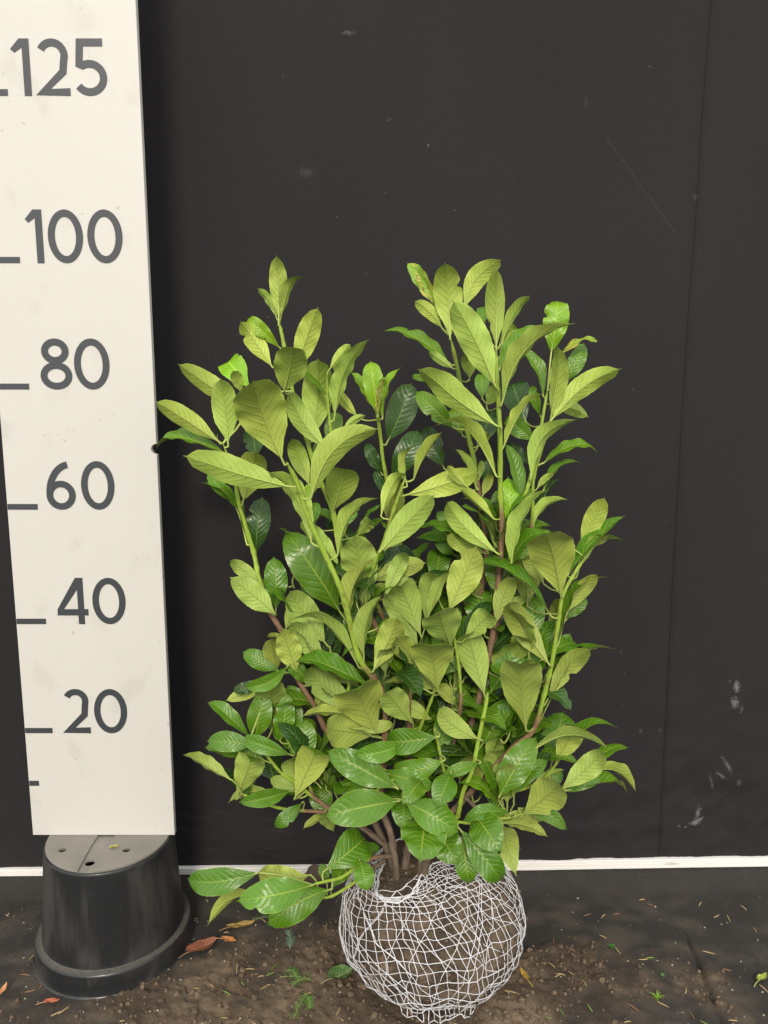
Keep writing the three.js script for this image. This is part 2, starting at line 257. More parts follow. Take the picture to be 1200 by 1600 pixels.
// ---------- measuring board ----------
{
  const L = -0.6342, Rt = -0.3795, X = (L + Rt) / 2, B0 = 0.2202;
  const bd = thing('measuring_board', 'tall cream measuring board with grey height numbers standing on the upturned pot', 'measuring board', [X, B0, 0]);
  const w = (Rt - L) / 2, top = 1.62, s = new THREE.Shape(), ny = 0.917 - B0, nr = 0.0095;
  s.moveTo(-w, 0); s.lineTo(w, 0); s.lineTo(w, ny - nr);
  for (let k = 0; k <= 14; k++) { const a = -Math.PI / 2 - k / 14 * Math.PI; s.lineTo(w + nr * 0.95 * Math.cos(a), ny + nr * Math.sin(a)); }
  s.lineTo(w, top); s.lineTo(-w, top); s.closePath();
  const g = new THREE.ExtrudeGeometry(s, { depth: 0.0104, bevelEnabled: true, bevelSize: 0.0008, bevelThickness: 0.0008, bevelSegments: 2 }); g.translate(0, 0, -0.0112);
  const map = tex(512, 2048, (u, v) => { // cream laminate: faint grime, a few scuffs and specks
    const x = u * 0.3, y = v * 1.8; let c = 1 + 0.018 * fbm(x * 8, y * 5, 1, 4) + 0.012 * nz(x * 300, y * 300);
    const grime = smooth(0.12, 0.42, fbm(x * 14 + 2, y * 9, 4, 4)); const speck = smooth(0.52, 0.66, nz(x * 120, y * 120, 6) * (0.6 + 0.6 * nz(x * 9, y * 9, 2)) + 0.12);
    const k = c * (1 - 0.08 * grime) * (1 - 0.22 * speck); return [0.560 * k, 0.548 * k * (1 - 0.004 * grime), 0.508 * k * (1 - 0.02 * grime)];
  }, { srgb: true, wrap: false });
  const uv = g.attributes.uv, p = g.attributes.position; for (let i = 0; i < p.count; i++) uv.setXY(i, (p.getX(i) + w) / 0.3, p.getY(i) / 1.8);
  part('panel', g, std({ map, roughness: 0.5 }), bd);
  const ink = std({ color: lin(0.045, 0.049, 0.055), roughness: 0.36 });
  const TH = 0.0006;
  const flat = (shape, name) => { const q = new THREE.ExtrudeGeometry(shape, { depth: TH, bevelEnabled: false, curveSegments: 32 }); q.translate(-X, -B0, 0.0001); return part(name, q, ink, bd); };
  const tick = (cm, len) => { const y = B0 + cm / 100, q = new THREE.Shape(); q.moveTo(L + 0.0002, y - 0.0048); q.lineTo(L + len, y - 0.0048); q.lineTo(L + len, y + 0.0048); q.lineTo(L + 0.0002, y + 0.0048); q.closePath(); flat(q, 'tick'); };
  for (const cm of [20, 40, 60, 80, 100, 125]) tick(cm, cm === 20 ? 0.0485 : 0.0510);
  tick(10, 0.0175);
  // numerals: strokes 11 mm wide, 82 mm tall
  const ST = 0.0112;
  function stroke(pts) { // closed outline of a polyline with square ends
    const l = [], r = [], n = pts.length;
    for (let i = 0; i < n; i++) {
      const a = pts[Math.max(i - 1, 0)], b = pts[i], c = pts[Math.min(i + 1, n - 1)];
      const d1 = i ? b.clone().sub(a).normalize() : c.clone().sub(b).normalize(), d2 = i < n - 1 ? c.clone().sub(b).normalize() : d1;
      const m = d1.clone().add(d2).normalize(), q = new THREE.Vector2(-m.y, m.x), sc = Math.min(2.2, 1 / Math.max(0.3, m.dot(d1))) * ST / 2;
      l.push(b.clone().addScaledVector(q, sc)); r.unshift(b.clone().addScaledVector(q, -sc));
    }
    return new THREE.Shape([...l, ...r]);
  }
  const P2 = (x, y) => new THREE.Vector2(x, y), el = (cx, cy, rx, ry, a0, a1, n = 28) => Array.from({ length: n + 1 }, (_, k) => { const a = (a0 + (a1 - a0) * k / n) * Math.PI / 180; return P2(cx + rx * Math.cos(a), cy + ry * Math.sin(a)); });
  const ring = (cx, cy, rx, ry) => { const q = new THREE.Shape(); q.absellipse(cx, cy, rx, ry, 0, Math.PI * 2); const h = new THREE.Path(); h.absellipse(cx, cy, rx - ST, ry - ST, 0, Math.PI * 2, true); q.holes.push(h); return q; };
  const hs = ST / 2;
  const glyph = { // inside a box of width w, height h, origin at its lower left
    0: (w, h) => [ring(w / 2, h / 2, w / 2, h / 2)],
    1: (w, h) => [new THREE.Shape([P2(w - ST, 0), P2(w, 0), P2(w, h), P2(w * 0.48, h), P2(0, h * 0.82), P2(w * 0.20, h * 0.755), P2(w - ST, h * 0.845)])],
    2: (w, h) => [stroke([...el(w * 0.49, h - w * 0.49, w * 0.49 - hs, w * 0.49 - hs, 152, -18, 26), P2(w * 0.80, h * 0.42), P2(ST * 0.72, hs), P2(w, hs)])],
    4: (w, h) => { const a = w * 0.67, b = a + ST * 0.95, c = h * 0.19, q = new THREE.Shape([P2(a, 0), P2(b, 0), P2(b, c), P2(w, c), P2(w, c + ST), P2(b, c + ST), P2(b, h), P2(w * 0.63, h), P2(0, c + ST * 0.95), P2(0, c), P2(a, c)]); q.holes.push(new THREE.Path([P2(a, c + ST), P2(w * 0.215, c + ST), P2(a, h * 0.745)])); return [q]; },
    5: (w, h) => [stroke([P2(w * 0.90, h - hs), P2(w * 0.20, h - hs), P2(w * 0.155, h * 0.56), ...el(w * 0.46, h * 0.315, w * 0.54 - hs, h * 0.315 - hs, 118, -145, 32)])],
    6: (w, h) => [ring(w / 2, h * 0.30, w / 2, h * 0.30), stroke([...el(w * 0.86, h * 0.30, w * 0.86 - hs, h * 0.70 - hs, 176, 97, 24)])],
    8: (w, h) => [ring(w / 2, h * 0.272, w / 2, h * 0.272), ring(w / 2, h * 0.752, w * 0.43, h * 0.248)],
  };
  const number = (cm, list) => { for (const [d, xa, xb] of list) for (const [k, sh] of glyph[d](xb - xa, 0.0822).entries()) {
    const move = v => v.add(P2(xa, B0 + cm / 100 - 0.005));
    const pts = sh.extractPoints(32), q = new THREE.Shape(pts.shape.map(v => move(v.clone()))); q.holes = pts.holes.map(h => new THREE.Path(h.map(v => move(v.clone()))));
    const m = flat(q, 'numeral'); if (k) m.position.z += 0.00025;
  } };
  number(125, [[1, -0.575, -0.546], [2, -0.536, -0.486], [5, -0.478, -0.428]]);
  number(100, [[1, -0.571, -0.544], [0, -0.536, -0.480], [0, -0.473, -0.417]]);
  number(80, [[8, -0.563, -0.511], [0, -0.507, -0.449]]);
  number(60, [[6, -0.567, -0.518], [0, -0.508, -0.452]]);
  number(40, [[4, -0.562, -0.509], [0, -0.501, -0.444]]);
  number(20, [[2, -0.564, -0.518], [0, -0.510, -0.452]]);
}

// ---------- laurel shrub: root ball, wire net, branches, leaves ----------
// leaf: blade foot xyz, tip xyz, joint on the branch xyz (mm), upper-face normal (x100), width (mm), age, sideways bow (% of length)
// ages: 0 this year's, 1 mature, 2 old dark, 3 lime young, 4 frost-burnt
const LEAVES = [
  [-159, 1113, 90, -158, 1208, 106, -157, 1112, 90, -13, 16, -98, 29, 0, 0], [-162, 1120, 80, -189, 1164, 93, -158, 1116, 90, 25, 40, -88, 16, 0, 0],
  [-160, 1113, 80, -120, 1179, 102, -158, 1113, 90, -69, 57, -44, 24, 0, 0], [-135, 1037, 90, -97, 1132, 123, -143, 1031, 90, 0, 33, -94, 37, 0, 0],
  [-170, 1049, 90, -212, 1114, 110, -146, 1046, 90, -23, 16, -96, 30, 0, 0], [-159, 1077, 70, -210, 1123, 54, -151, 1080, 90, -14, 19, 97, 24, 3, 0],
  [-145, 1013, 150, -123, 1070, 227, -140, 1013, 88, 9, 79, -61, 46, 0, 0], [-141, 909, 190, -167, 1024, 277, -138, 910, 179, -32, 53, -79, 73, 0, 0],
  [-138, 876, 170, -280, 922, 195, -124, 876, 169, -10, 21, -97, 45, 0, 5], [-218, 990, 80, -308, 1052, 104, -249, 933, 90, -7, 26, -96, 34, 0, 8],
  [-257, 933, 70, -347, 996, 99, -249, 933, 90, -13, 25, -96, 34, 0, 5], [-253, 914, 50, -373, 915, 19, -243, 915, 90, -9, 93, 36, 37, 0, 0],
  [-241, 928, 90, -243, 1030, 120, -247, 926, 90, -22, 27, -94, 41, 0, 0], [-264, 937, 60, -274, 996, 51, -249, 933, 90, 86, 22, 46, 18, 2, 0],
  [-207, 1017, 80, -250, 1055, 5, -140, 1013, 88, -44, 68, 59, 42, 3, 0], [-222, 1011, 70, -228, 1043, 95, -249, 933, 90, -32, 54, -78, 19, 0, 0],
  [-112, 935, 70, -99, 1058, 109, -118, 933, 80, -6, 30, -95, 53, 0, 0], [-85, 925, 120, -137, 1011, 144, -81, 921, 90, -21, 15, -97, 35, 0, 5],
  [-77, 969, 90, -23, 1085, 130, -83, 965, 90, -61, 50, -62, 40, 0, 0], [-85, 1043, 90, -51, 1082, 98, -87, 1038, 90, 4, 16, -99, 18, 0, 0],
  [-85, 1001, 90, -127, 1042, 75, -85, 999, 90, 60, 73, 32, 18, 0, 0], [-41, 970, 40, -74, 1012, 57, -10, 968, 49, -23, 21, -95, 19, 0, 0],
  [-92, 932, 50, -75, 978, 20, -81, 927, 90, 23, 46, 86, 27, 0, 0], [-106, 860, 180, -9, 959, 207, -120, 859, 167, -15, 40, -91, 42, 0, 12],
  [-67, 946, 60, -30, 975, 72, -82, 946, 90, 20, 14, -97, 15, 0, 10], [-118, 865, 70, -141, 939, 94, -96, 865, 80, -22, 24, -95, 29, 0, 0],
  [-110, 899, 50, -100, 937, 32, -108, 895, 80, 17, 40, 90, 21, 0, 0], [-129, 840, 70, -117, 868, 64, -115, 840, 166, 11, 15, 98, 14, 3, 0],
  [-83, 819, 80, -59, 898, 158, -79, 817, 81, 16, 67, -73, 49, 0, 0], [-76, 795, 60, -44, 831, 37, -76, 796, 83, 22, 37, 90, 26, 0, 0],
  [-113, 798, 50, -112, 832, 30, -76, 796, 83, 10, 50, 86, 19, 0, 0], [-71, 767, 140, -9, 857, 170, -83, 763, 160, -48, 56, -68, 34, 0, 8],
  [-108, 788, 150, -167, 896, 184, -92, 784, 161, 35, 44, -83, 38, 0, 0], [-70, 659, 80, -160, 783, 42, -50, 658, 154, 3, 31, 95, 59, 1, 0],
  [-72, 737, 80, -130, 810, 98, -57, 737, 87, 6, 28, -96, 29, 0, 0], [-207, 907, 40, -222, 950, -18, -236, 897, 90, 1, 80, 60, 34, 2, 0],
  [-232, 836, 70, -282, 882, 55, -226, 833, 90, 1, 32, 95, 22, 0, 0], [-222, 838, 90, -192, 922, 136, -226, 833, 90, 0, 48, -88, 44, 0, 0],
  [-216, 773, 90, -295, 866, 61, -209, 772, 89, 75, 66, 7, 38, 0, 0], [-207, 751, 70, -197, 843, 49, -203, 751, 91, 16, 21, 96, 38, 2, 0],
  [-195, 706, 80, -241, 749, 98, -193, 707, 101, -40, -4, -92, 22, 1, 0], [-168, 672, 130, -231, 734, 149, -180, 665, 100, -36, -8, -93, 36, 1, 0],
  [-176, 660, 70, -181, 743, 47, -178, 660, 100, 14, 27, 95, 36, 1, 0], [-90, 610, 100, -144, 706, 125, -85, 609, 105, -32, 7, -94, 45, 1, 0],
  [-160, 629, 90, -144, 680, 101, -161, 627, 100, 3, 20, -98, 18, 1, 0], [-138, 566, 110, -155, 650, 138, -144, 567, 100, -28, 26, -93, 38, 1, 0],
  [-88, 581, 110, -143, 658, 134, -82, 581, 110, -38, 2, -92, 34, 1, 0], [-38, 585, 130, -142, 668, 159, -24, 586, 147, 36, 68, -64, 41, 1, 6],
  [-174, 563, 90, -176, 630, 128, -144, 567, 100, -24, 47, -85, 31, 1, 0], [-161, 614, 70, -190, 618, 79, -157, 611, 100, -25, 21, -95, 9, 1, 0],
  [-169, 568, 100, -228, 595, 85, -144, 567, 100, -3, 43, 90, 28, 1, 0], [-151, 585, 120, -217, 559, 144, -150, 584, 100, 19, 37, 91, 24, 1, -12],
  [-183, 466, 90, -178, 573, 151, -196, 457, 140, -19, 50, -85, 47, 1, 0], [-203, 535, 90, -261, 507, 73, -210, 475, 140, 35, -19, -92, 22, 1, 0],
  [-200, 539, 70, -247, 527, 82, -210, 475, 140, 15, 36, 92, 19, 2, 0], [-118, 550, 110, -157, 584, 93, -133, 544, 100, -1, 46, 89, 25, 1, 0],
  [-11, 551, 140, -142, 585, 108, -2, 548, 140, 16, 93, 34, 42, 1, -6], [-42, 513, 130, -117, 590, 157, -69, 511, 120, -41, -8, -91, 41, 1, 0],
  [-12, 488, 150, -35, 590, 240, 1, 481, 134, -37, 57, -74, 72, 1, 0], [43, 507, 160, 4, 582, 223, 40, 509, 136, -53, 36, -77, 41, 1, 0],
  [-35, 594, 80, -51, 677, 50, -29, 592, 148, 3, 34, 94, 45, 1, 0], [-31, 605, 150, -3, 712, 176, -34, 599, 149, -55, 33, -77, 34, 1, 5],
  [-17, 590, 160, 19, 680, 181, -24, 586, 147, 21, 14, -97, 40, 1, 0], [-55, 663, 150, -13, 767, 166, -52, 666, 154, -48, 32, -82, 34, 1, 8],
  [-33, 683, 110, -43, 800, 159, -34, 681, 90, -10, 38, -92, 55, 1, 0], [-42, 786, 80, -21, 817, 117, -73, 779, 84, 51, 50, -70, 22, 0, 0],
  [-7, 776, 160, 70, 865, 193, -4, 776, 124, 28, 10, -95, 40, 0, 0], [-5, 826, 130, 32, 891, 148, 10, 820, 128, -19, 36, -91, 23, 0, 0],
  [35, 871, 130, 50, 933, 147, 26, 868, 130, -72, 34, -60, 20, 0, 0], [44, 880, 120, 85, 952, 146, 30, 879, 130, -53, 54, -66, 26, 0, 0],
  [33, 855, 110, 137, 893, 141, 22, 855, 130, 30, -4, -95, 39, 0, 0], [99, 887, 30, 66, 951, -7, 145, 884, 80, -23, 39, 89, 38, 2, 0],
  [3, 927, 40, 43, 1024, 24, -4, 927, 39, 3, 15, 99, 46, 2, 0], [9, 867, 50, 54, 949, 30, 5, 865, 40, 4, 21, 98, 38, 2, 0],
  [-10, 971, 60, -21, 1058, 37, -10, 972, 50, -2, 25, 97, 33, 3, 0], [-10, 973, 70, 5, 1034, 50, -10, 972, 50, -33, 36, 87, 20, 4, 0],
  [-3, 969, 60, 27, 1048, 34, -10, 968, 49, -76, 44, 47, 26, 3, 0], [-8, 976, 60, -51, 1041, 37, -11, 975, 50, 37, 52, 77, 24, 3, 0],
  [-3, 879, 40, -28, 928, 27, 4, 876, 40, -6, 24, 97, 21, 2, 0], [5, 844, 50, -16, 884, 36, 7, 844, 40, -8, 29, 95, 16, 2, 0],
  [109, 956, 80, 51, 1011, 66, 130, 955, 80, -14, 10, 98, 31, 0, 0], [164, 963, 170, 49, 1041, 200, 172, 963, 131, 10, 48, -87, 43, 0, 8],
  [167, 888, 150, 72, 960, 178, 176, 887, 122, 49, 79, -38, 37, 0, 7], [124, 943, 70, 113, 985, 40, 132, 941, 80, -24, 52, 82, 25, 0, 0],
  [148, 921, 50, 182, 979, -4, 138, 920, 80, 15, 62, 77, 39, 2, 0], [148, 928, 80, 158, 950, 101, 137, 925, 80, 44, 51, -74, 15, 0, 0],
  [154, 1001, 60, 156, 1039, 27, 169, 1000, 130, -14, 65, 75, 23, 0, 0], [161, 991, 60, 174, 1022, 84, 170, 989, 130, 36, 48, -80, 20, 0, 0],
  [134, 1031, 60, 127, 1068, 96, 116, 1029, 87, 4, 69, -72, 25, 0, 0], [144, 862, 100, 109, 925, 112, 148, 863, 80, 66, 49, -57, 22, 0, 0],
  [127, 868, 120, 96, 902, 130, 148, 863, 80, -15, 15, -98, 15, 0, 0], [168, 821, 130, 114, 868, 145, 180, 821, 120, 24, 53, -82, 22, 0, 8],
  [148, 876, 90, 151, 907, 96, 146, 878, 80, 16, 18, -97, 10, 0, 0], [153, 849, 90, 165, 887, 99, 151, 843, 80, 23, 16, -96, 15, 0, 0],
  [163, 861, 50, 173, 904, 33, 149, 854, 80, -8, 38, 92, 22, 2, 0], [180, 804, 60, 189, 855, 43, 181, 801, 120, -12, 33, 94, 26, 0, 0],
  [99, 1092, 100, 88, 1194, 131, 100, 1091, 99, 6, 30, -95, 45, 0, 0], [123, 1139, 60, 175, 1206, 82, 99, 1095, 100, 17, 19, -97, 32, 0, 14],
  [166, 1069, 120, 161, 1182, 148, 166, 1067, 122, 2, 24, -97, 35, 0, 0], [159, 1019, 170, 94, 1132, 210, 168, 1016, 131, -3, 32, -95, 46, 0, -3],
  [80, 1138, 70, 36, 1207, 48, 99, 1095, 100, 43, 51, 75, 25, 4, 0], [89, 1107, 80, 47, 1145, 97, 99, 1095, 100, -14, 27, -95, 21, 0, -8],
  [89, 1108, 70, 72, 1134, 60, 99, 1095, 100, -25, 19, 95, 15, 0, 0], [104, 1051, 90, 0, 1104, 54, 110, 1053, 91, 24, 82, 52, 37, 0, 10],
  [105, 1046, 100, 67, 1071, 107, 112, 1046, 90, -9, 14, -99, 14, 0, 0], [68, 1029, 70, 44, 1036, 62, 116, 1029, 87, -29, 6, 96, 10, 0, 0],
  [155, 1114, 50, 157, 1145, 18, 166, 1075, 120, -15, 72, 68, 19, 0, 0], [179, 1084, 80, 218, 1152, 100, 166, 1075, 120, -48, 49, -73, 24, 0, 0],
  [180, 1066, 60, 198, 1114, 76, 166, 1062, 123, 22, 23, -95, 23, 0, 0], [173, 1043, 100, 244, 1108, 75, 166, 1044, 128, -45, 70, 55, 30, 0, -6],
  [258, 1071, 70, 273, 1150, 35, 250, 1014, 90, -15, 43, 89, 39, 3, 0], [172, 992, 140, 264, 1103, 182, 170, 989, 130, -47, 62, -63, 45, 0, 10],
  [272, 1070, 80, 328, 1088, 71, 250, 1014, 90, 14, 7, 99, 19, 4, -14], [276, 1024, 70, 311, 1086, 55, 250, 1014, 90, -8, 28, 96, 26, 0, 6],
  [252, 968, 110, 250, 1076, 142, 254, 968, 100, 73, 21, -65, 34, 0, 0], [249, 968, 120, 340, 1043, 153, 254, 968, 100, 14, 26, -96, 36, 0, 4],
  [272, 995, 70, 307, 1032, 56, 246, 995, 96, 4, 31, 95, 16, 0, 0], [277, 985, 80, 325, 972, 48, 254, 968, 100, -50, 19, -84, 24, 0, 10],
  [248, 1005, 70, 203, 1078, 44, 248, 1004, 93, 33, 49, 81, 27, 0, 10], [247, 973, 60, 234, 1021, 46, 241, 971, 102, -25, 21, 94, 17, 0, 0],
  [226, 964, 50, 218, 1019, -25, 239, 960, 105, -37, 73, 58, 47, 2, 0], [178, 926, 120, 237, 1007, 135, 174, 921, 127, -66, 57, -49, 30, 0, 0],
  [235, 936, 80, 195, 971, 52, 235, 937, 110, -40, 25, 88, 30, 0, 0], [220, 881, 130, 280, 970, 156, 222, 882, 120, -30, 45, -84, 33, 0, 10],
  [229, 900, 70, 200, 926, 40, 238, 898, 92, -49, 36, 79, 24, 2, 0], [248, 901, 80, 338, 915, 59, 238, 898, 92, -5, 92, 39, 28, 0, 0],
  [252, 856, 70, 315, 898, 58, 232, 853, 89, -49, 82, 31, 23, 0, -7], [240, 860, 80, 264, 886, 89, 232, 858, 89, 28, 8, -96, 11, 0, 10],
  [235, 797, 70, 285, 872, 46, 231, 797, 90, -76, 59, 28, 28, 2, 0], [231, 793, 90, 281, 847, 112, 230, 790, 90, -19, 52, -84, 23, 0, 6],
  [193, 755, 140, 238, 871, 178, 195, 753, 117, -55, 45, -71, 39, 0, 4], [200, 789, 100, 194, 879, 84, 199, 785, 121, -16, 16, 97, 33, 3, 0],
  [211, 842, 110, 189, 931, 84, 211, 841, 120, 36, 34, 87, 28, 0, 0], [217, 826, 90, 232, 863, 83, 207, 828, 120, -14, 24, 96, 15, 0, 0],
  [264, 710, 170, 218, 821, 260, 275, 708, 139, -5, 62, -79, 64, 1, 0], [297, 769, 110, 248, 800, 121, 310, 759, 120, -18, 6, -98, 20, 0, 12],
  [310, 770, 90, 338, 850, 112, 310, 759, 120, 38, 12, -92, 31, 0, 0], [283, 730, 120, 375, 819, 97, 288, 730, 133, -66, 73, 18, 39, 1, 0],
  [303, 723, 100, 374, 781, 128, 285, 726, 134, -18, 60, -78, 29, 1, 12], [273, 618, 120, 357, 716, 81, 263, 620, 140, -75, 66, 6, 40, 1, 0],
  [282, 659, 100, 331, 730, 113, 267, 655, 140, 36, -8, -93, 26, 1, 0], [295, 648, 80, 329, 680, 68, 266, 647, 140, -9, 43, 90, 20, 1, 0],
  [275, 609, 70, 278, 684, 90, 261, 602, 140, 27, 24, -93, 25, 1, 0], [253, 600, 160, 185, 703, 184, 260, 594, 140, -12, 15, -98, 40, 1, 4],
  [256, 673, 150, 140, 753, 123, 268, 669, 140, 52, 83, 21, 43, 1, -5], [265, 554, 80, 308, 616, 56, 251, 552, 140, -14, 44, 89, 24, 1, 0],
  [275, 539, 70, 272, 584, 54, 248, 538, 140, -5, 33, 94, 14, 2, 0], [255, 526, 130, 314, 623, 156, 245, 521, 140, 46, -4, -89, 35, 1, 6],
  [247, 489, 120, 376, 592, 74, 236, 490, 140, -63, 77, -4, 51, 1, 3], [218, 499, 170, 194, 633, 255, 236, 490, 140, 9, 54, -84, 61, 1, 0],
  [169, 534, 110, 221, 626, 90, 158, 534, 100, -18, 30, 94, 42, 1, 0], [166, 496, 100, 202, 578, 74, 151, 501, 100, -15, 36, 92, 39, 2, 0],
  [158, 541, 150, 127, 654, 181, 157, 541, 159, -4, 26, -97, 45, 1, 0], [87, 565, 120, 138, 618, 71, 82, 561, 140, 13, 60, 79, 44, 1, 0],
  [84, 553, 150, 69, 656, 240, 79, 551, 138, -6, 65, -75, 62, 1, 0], [89, 541, 120, 40, 599, 143, 77, 542, 137, -35, 6, -93, 33, 1, 0],
  [75, 551, 150, -5, 569, 165, 79, 551, 138, -1, 61, -80, 25, 1, 0], [117, 513, 110, 87, 553, 117, 119, 515, 138, -23, 1, -97, 20, 1, 0],
  [108, 492, 100, 146, 532, 64, 106, 482, 80, 9, 61, 79, 34, 1, 0], [151, 483, 170, 84, 542, 187, 146, 483, 165, -33, -9, -94, 32, 1, 6],
  [153, 459, 140, 202, 523, 107, 141, 458, 168, -7, 50, 86, 44, 1, 0], [137, 397, 130, 189, 452, 100, 145, 388, 140, -6, 52, 85, 41, 1, 0],
  [153, 421, 130, 139, 452, 93, 165, 411, 140, -23, 70, 68, 30, 1, 0], [83, 499, 190, 5, 476, 154, 79, 498, 170, -47, 36, 81, 40, 1, -3],
  [92, 461, 190, 15, 438, 167, 86, 460, 170, -37, 39, 84, 30, 1, -8], [148, 452, 180, 88, 434, 190, 140, 451, 168, -6, 64, 77, 19, 1, 0],
  [86, 445, 140, 108, 477, 83, 90, 444, 170, 14, 84, 52, 38, 1, 0], [89, 411, 130, 103, 464, 122, 99, 400, 121, -15, 20, 97, 21, 1, 0],
  [29, 407, 210, 109, 369, 232, 7, 390, 182, 0, 48, 87, 43, 1, 0], [101, 446, 200, 77, 416, 247, 90, 444, 170, 12, 80, 58, 35, 1, 0],
  [3, 434, 180, 75, 417, 192, 10, 427, 190, -3, 48, 88, 32, 1, 0], [64, 377, 200, 51, 360, 290, 91, 372, 170, 8, 98, 20, 65, 1, 0],
  [81, 349, 180, 110, 322, 241, 86, 344, 187, -30, 81, 50, 45, 1, 0], [111, 364, 210, 175, 288, 226, 112, 365, 200, 11, 30, 95, 40, 1, 0],
  [121, 338, 190, 130, 272, 211, 109, 341, 162, -6, 29, 96, 32, 1, 0], [186, 343, 170, 213, 242, 149, 183, 354, 170, -5, 19, -98, 40, 1, 0],
  [136, 379, 200, 168, 361, 269, 131, 363, 201, -43, 80, 41, 48, 1, 0], [193, 379, 200, 119, 374, 213, 198, 356, 170, 4, 80, 59, 23, 1, 0],
  [179, 346, 170, 259, 312, 153, 180, 354, 170, -4, 36, -93, 27, 1, 0], [211, 365, 160, 282, 342, 182, 214, 360, 170, -12, 48, 87, 25, 1, -12],
  [177, 338, 150, 249, 355, 174, 177, 354, 171, 35, -21, -91, 23, 1, 0], [177, 394, 180, 238, 475, 144, 189, 394, 141, -14, 49, 86, 43, 1, 0],
  [183, 386, 170, 256, 441, 151, 194, 390, 141, -23, 58, 78, 28, 1, 0], [210, 361, 180, 249, 457, 256, 210, 359, 171, 74, 21, -64, 50, 1, 0],
  [277, 403, 90, 311, 460, 15, 264, 404, 127, -5, 81, 59, 56, 1, 0], [273, 413, 120, 296, 497, 150, 271, 412, 124, 48, 17, -86, 38, 1, 0],
  [283, 409, 100, 386, 460, 84, 271, 412, 124, -45, 89, 0, 35, 1, 0], [226, 459, 160, 337, 479, 196, 211, 464, 140, 13, 64, -75, 35, 1, 8],
  [318, 402, 110, 405, 427, 83, 279, 379, 150, -25, 96, 9, 28, 1, 0], [275, 402, 170, 330, 473, 191, 264, 404, 127, 52, -16, -84, 37, 1, 0],
  [272, 381, 140, 351, 401, 117, 274, 376, 152, 9, 58, 81, 26, 1, 0], [255, 376, 120, 292, 398, 107, 260, 369, 157, -4, 57, 82, 20, 1, 0],
  [315, 404, 130, 412, 363, 105, 279, 379, 150, 9, 66, -75, 33, 1, 12], [280, 388, 150, 393, 366, 119, 279, 379, 150, 15, 98, -12, 36, 1, 5],
  [246, 384, 120, 289, 412, 128, 237, 390, 134, -2, 29, -96, 16, 1, 0], [233, 391, 130, 257, 413, 107, 237, 390, 134, 4, 71, 70, 20, 1, 0],
  [-213, 469, 130, -282, 519, 112, -206, 470, 140, 36, 71, 60, 26, 1, -5], [-209, 457, 120, -192, 536, 102, -196, 457, 140, 11, 20, 97, 37, 1, 0],
  [-167, 458, 120, -156, 532, 106, -151, 458, 129, 9, 17, 98, 32, 1, 0], [-154, 443, 110, -143, 516, 84, -142, 443, 132, 10, 32, 94, 30, 1, 0],
  [-198, 460, 140, -280, 462, 128, -199, 461, 140, -12, 46, 88, 31, 1, 0], [-187, 428, 130, -290, 438, 103, -176, 429, 140, -5, 86, 50, 32, 1, 0],
  [-242, 402, 140, -313, 450, 154, -229, 373, 130, -6, 20, -98, 26, 1, 12], [-240, 357, 120, -203, 455, 192, -229, 373, 130, 20, 53, -82, 45, 1, 0],
  [-233, 353, 100, -272, 396, 86, -224, 372, 132, 62, 69, 38, 18, 2, 0], [-237, 351, 100, -217, 387, 89, -226, 372, 131, 5, 26, 96, 21, 1, 0],
  [-142, 448, 150, -224, 470, 134, -144, 445, 131, -3, 49, 87, 28, 1, 0], [-132, 416, 130, -127, 488, 103, -128, 416, 138, 9, 35, 93, 41, 1, 0],
  [-182, 372, 90, -203, 381, 15, -185, 359, 139, -14, 98, 17, 43, 2, 0], [-141, 393, 150, -224, 383, 173, -138, 394, 140, 18, 49, 85, 28, 1, -6],
  [-126, 375, 130, -188, 358, 117, -119, 378, 140, -29, 93, 21, 20, 1, 0], [-177, 368, 130, -255, 344, 109, -181, 357, 138, 14, 35, -93, 25, 1, 0],
  [-131, 382, 140, -179, 409, 150, -125, 383, 140, -38, -35, -86, 22, 1, 0], [-137, 371, 140, -141, 454, 176, -119, 378, 140, -22, 38, -90, 34, 1, 0],
  [-141, 380, 160, -102, 484, 228, -125, 383, 140, 31, 43, -85, 47, 1, 0], [-129, 365, 140, -173, 330, 154, -132, 344, 132, -3, 40, 92, 22, 1, 0],
  [-88, 337, 120, -133, 298, 108, -87, 339, 130, -6, 36, -93, 18, 1, 12], [-97, 319, 110, -111, 355, 61, -92, 339, 130, -1, 80, 59, 37, 1, 0],
  [-14, 468, 120, -84, 515, 196, 1, 467, 132, -77, -18, -61, 50, 1, 0], [-17, 475, 140, -78, 489, 159, 1, 467, 132, -18, 44, -88, 20, 1, 0],
  [32, 480, 170, -45, 473, 194, 42, 485, 130, 22, 47, 85, 30, 1, -5], [-40, 492, 150, 13, 505, 159, -77, 492, 117, 24, -37, -90, 19, 1, 0],
  [22, 419, 200, -86, 467, 173, 10, 427, 190, -1, 48, 88, 44, 1, 0], [24, 406, 210, -85, 394, 233, 7, 390, 182, 11, 52, 85, 50, 1, 0],
  [57, 434, 200, 26, 422, 249, 46, 429, 115, 40, 80, 45, 32, 1, 0], [0, 436, 170, 65, 410, 188, 5, 424, 191, -5, 48, 87, 27, 1, 0],
  [-48, 513, 140, -125, 515, 156, -69, 511, 120, -18, 40, -90, 24, 1, 0], [-50, 405, 120, -105, 380, 106, -59, 404, 100, -7, 60, -80, 19, 1, 10],
  [-24, 378, 130, -63, 387, 109, -4, 374, 122, -29, 58, 76, 22, 1, 0], [-111, 425, 110, -109, 478, 91, -128, 416, 138, 83, 17, 53, 17, 1, 0],
  [-190, 288, 210, -305, 258, 181, -108, 282, 230, -33, 50, 80, 39, 1, -6], [-115, 264, 180, -190, 292, 213, -101, 263, 230, -50, -47, -73, 40, 1, 12],
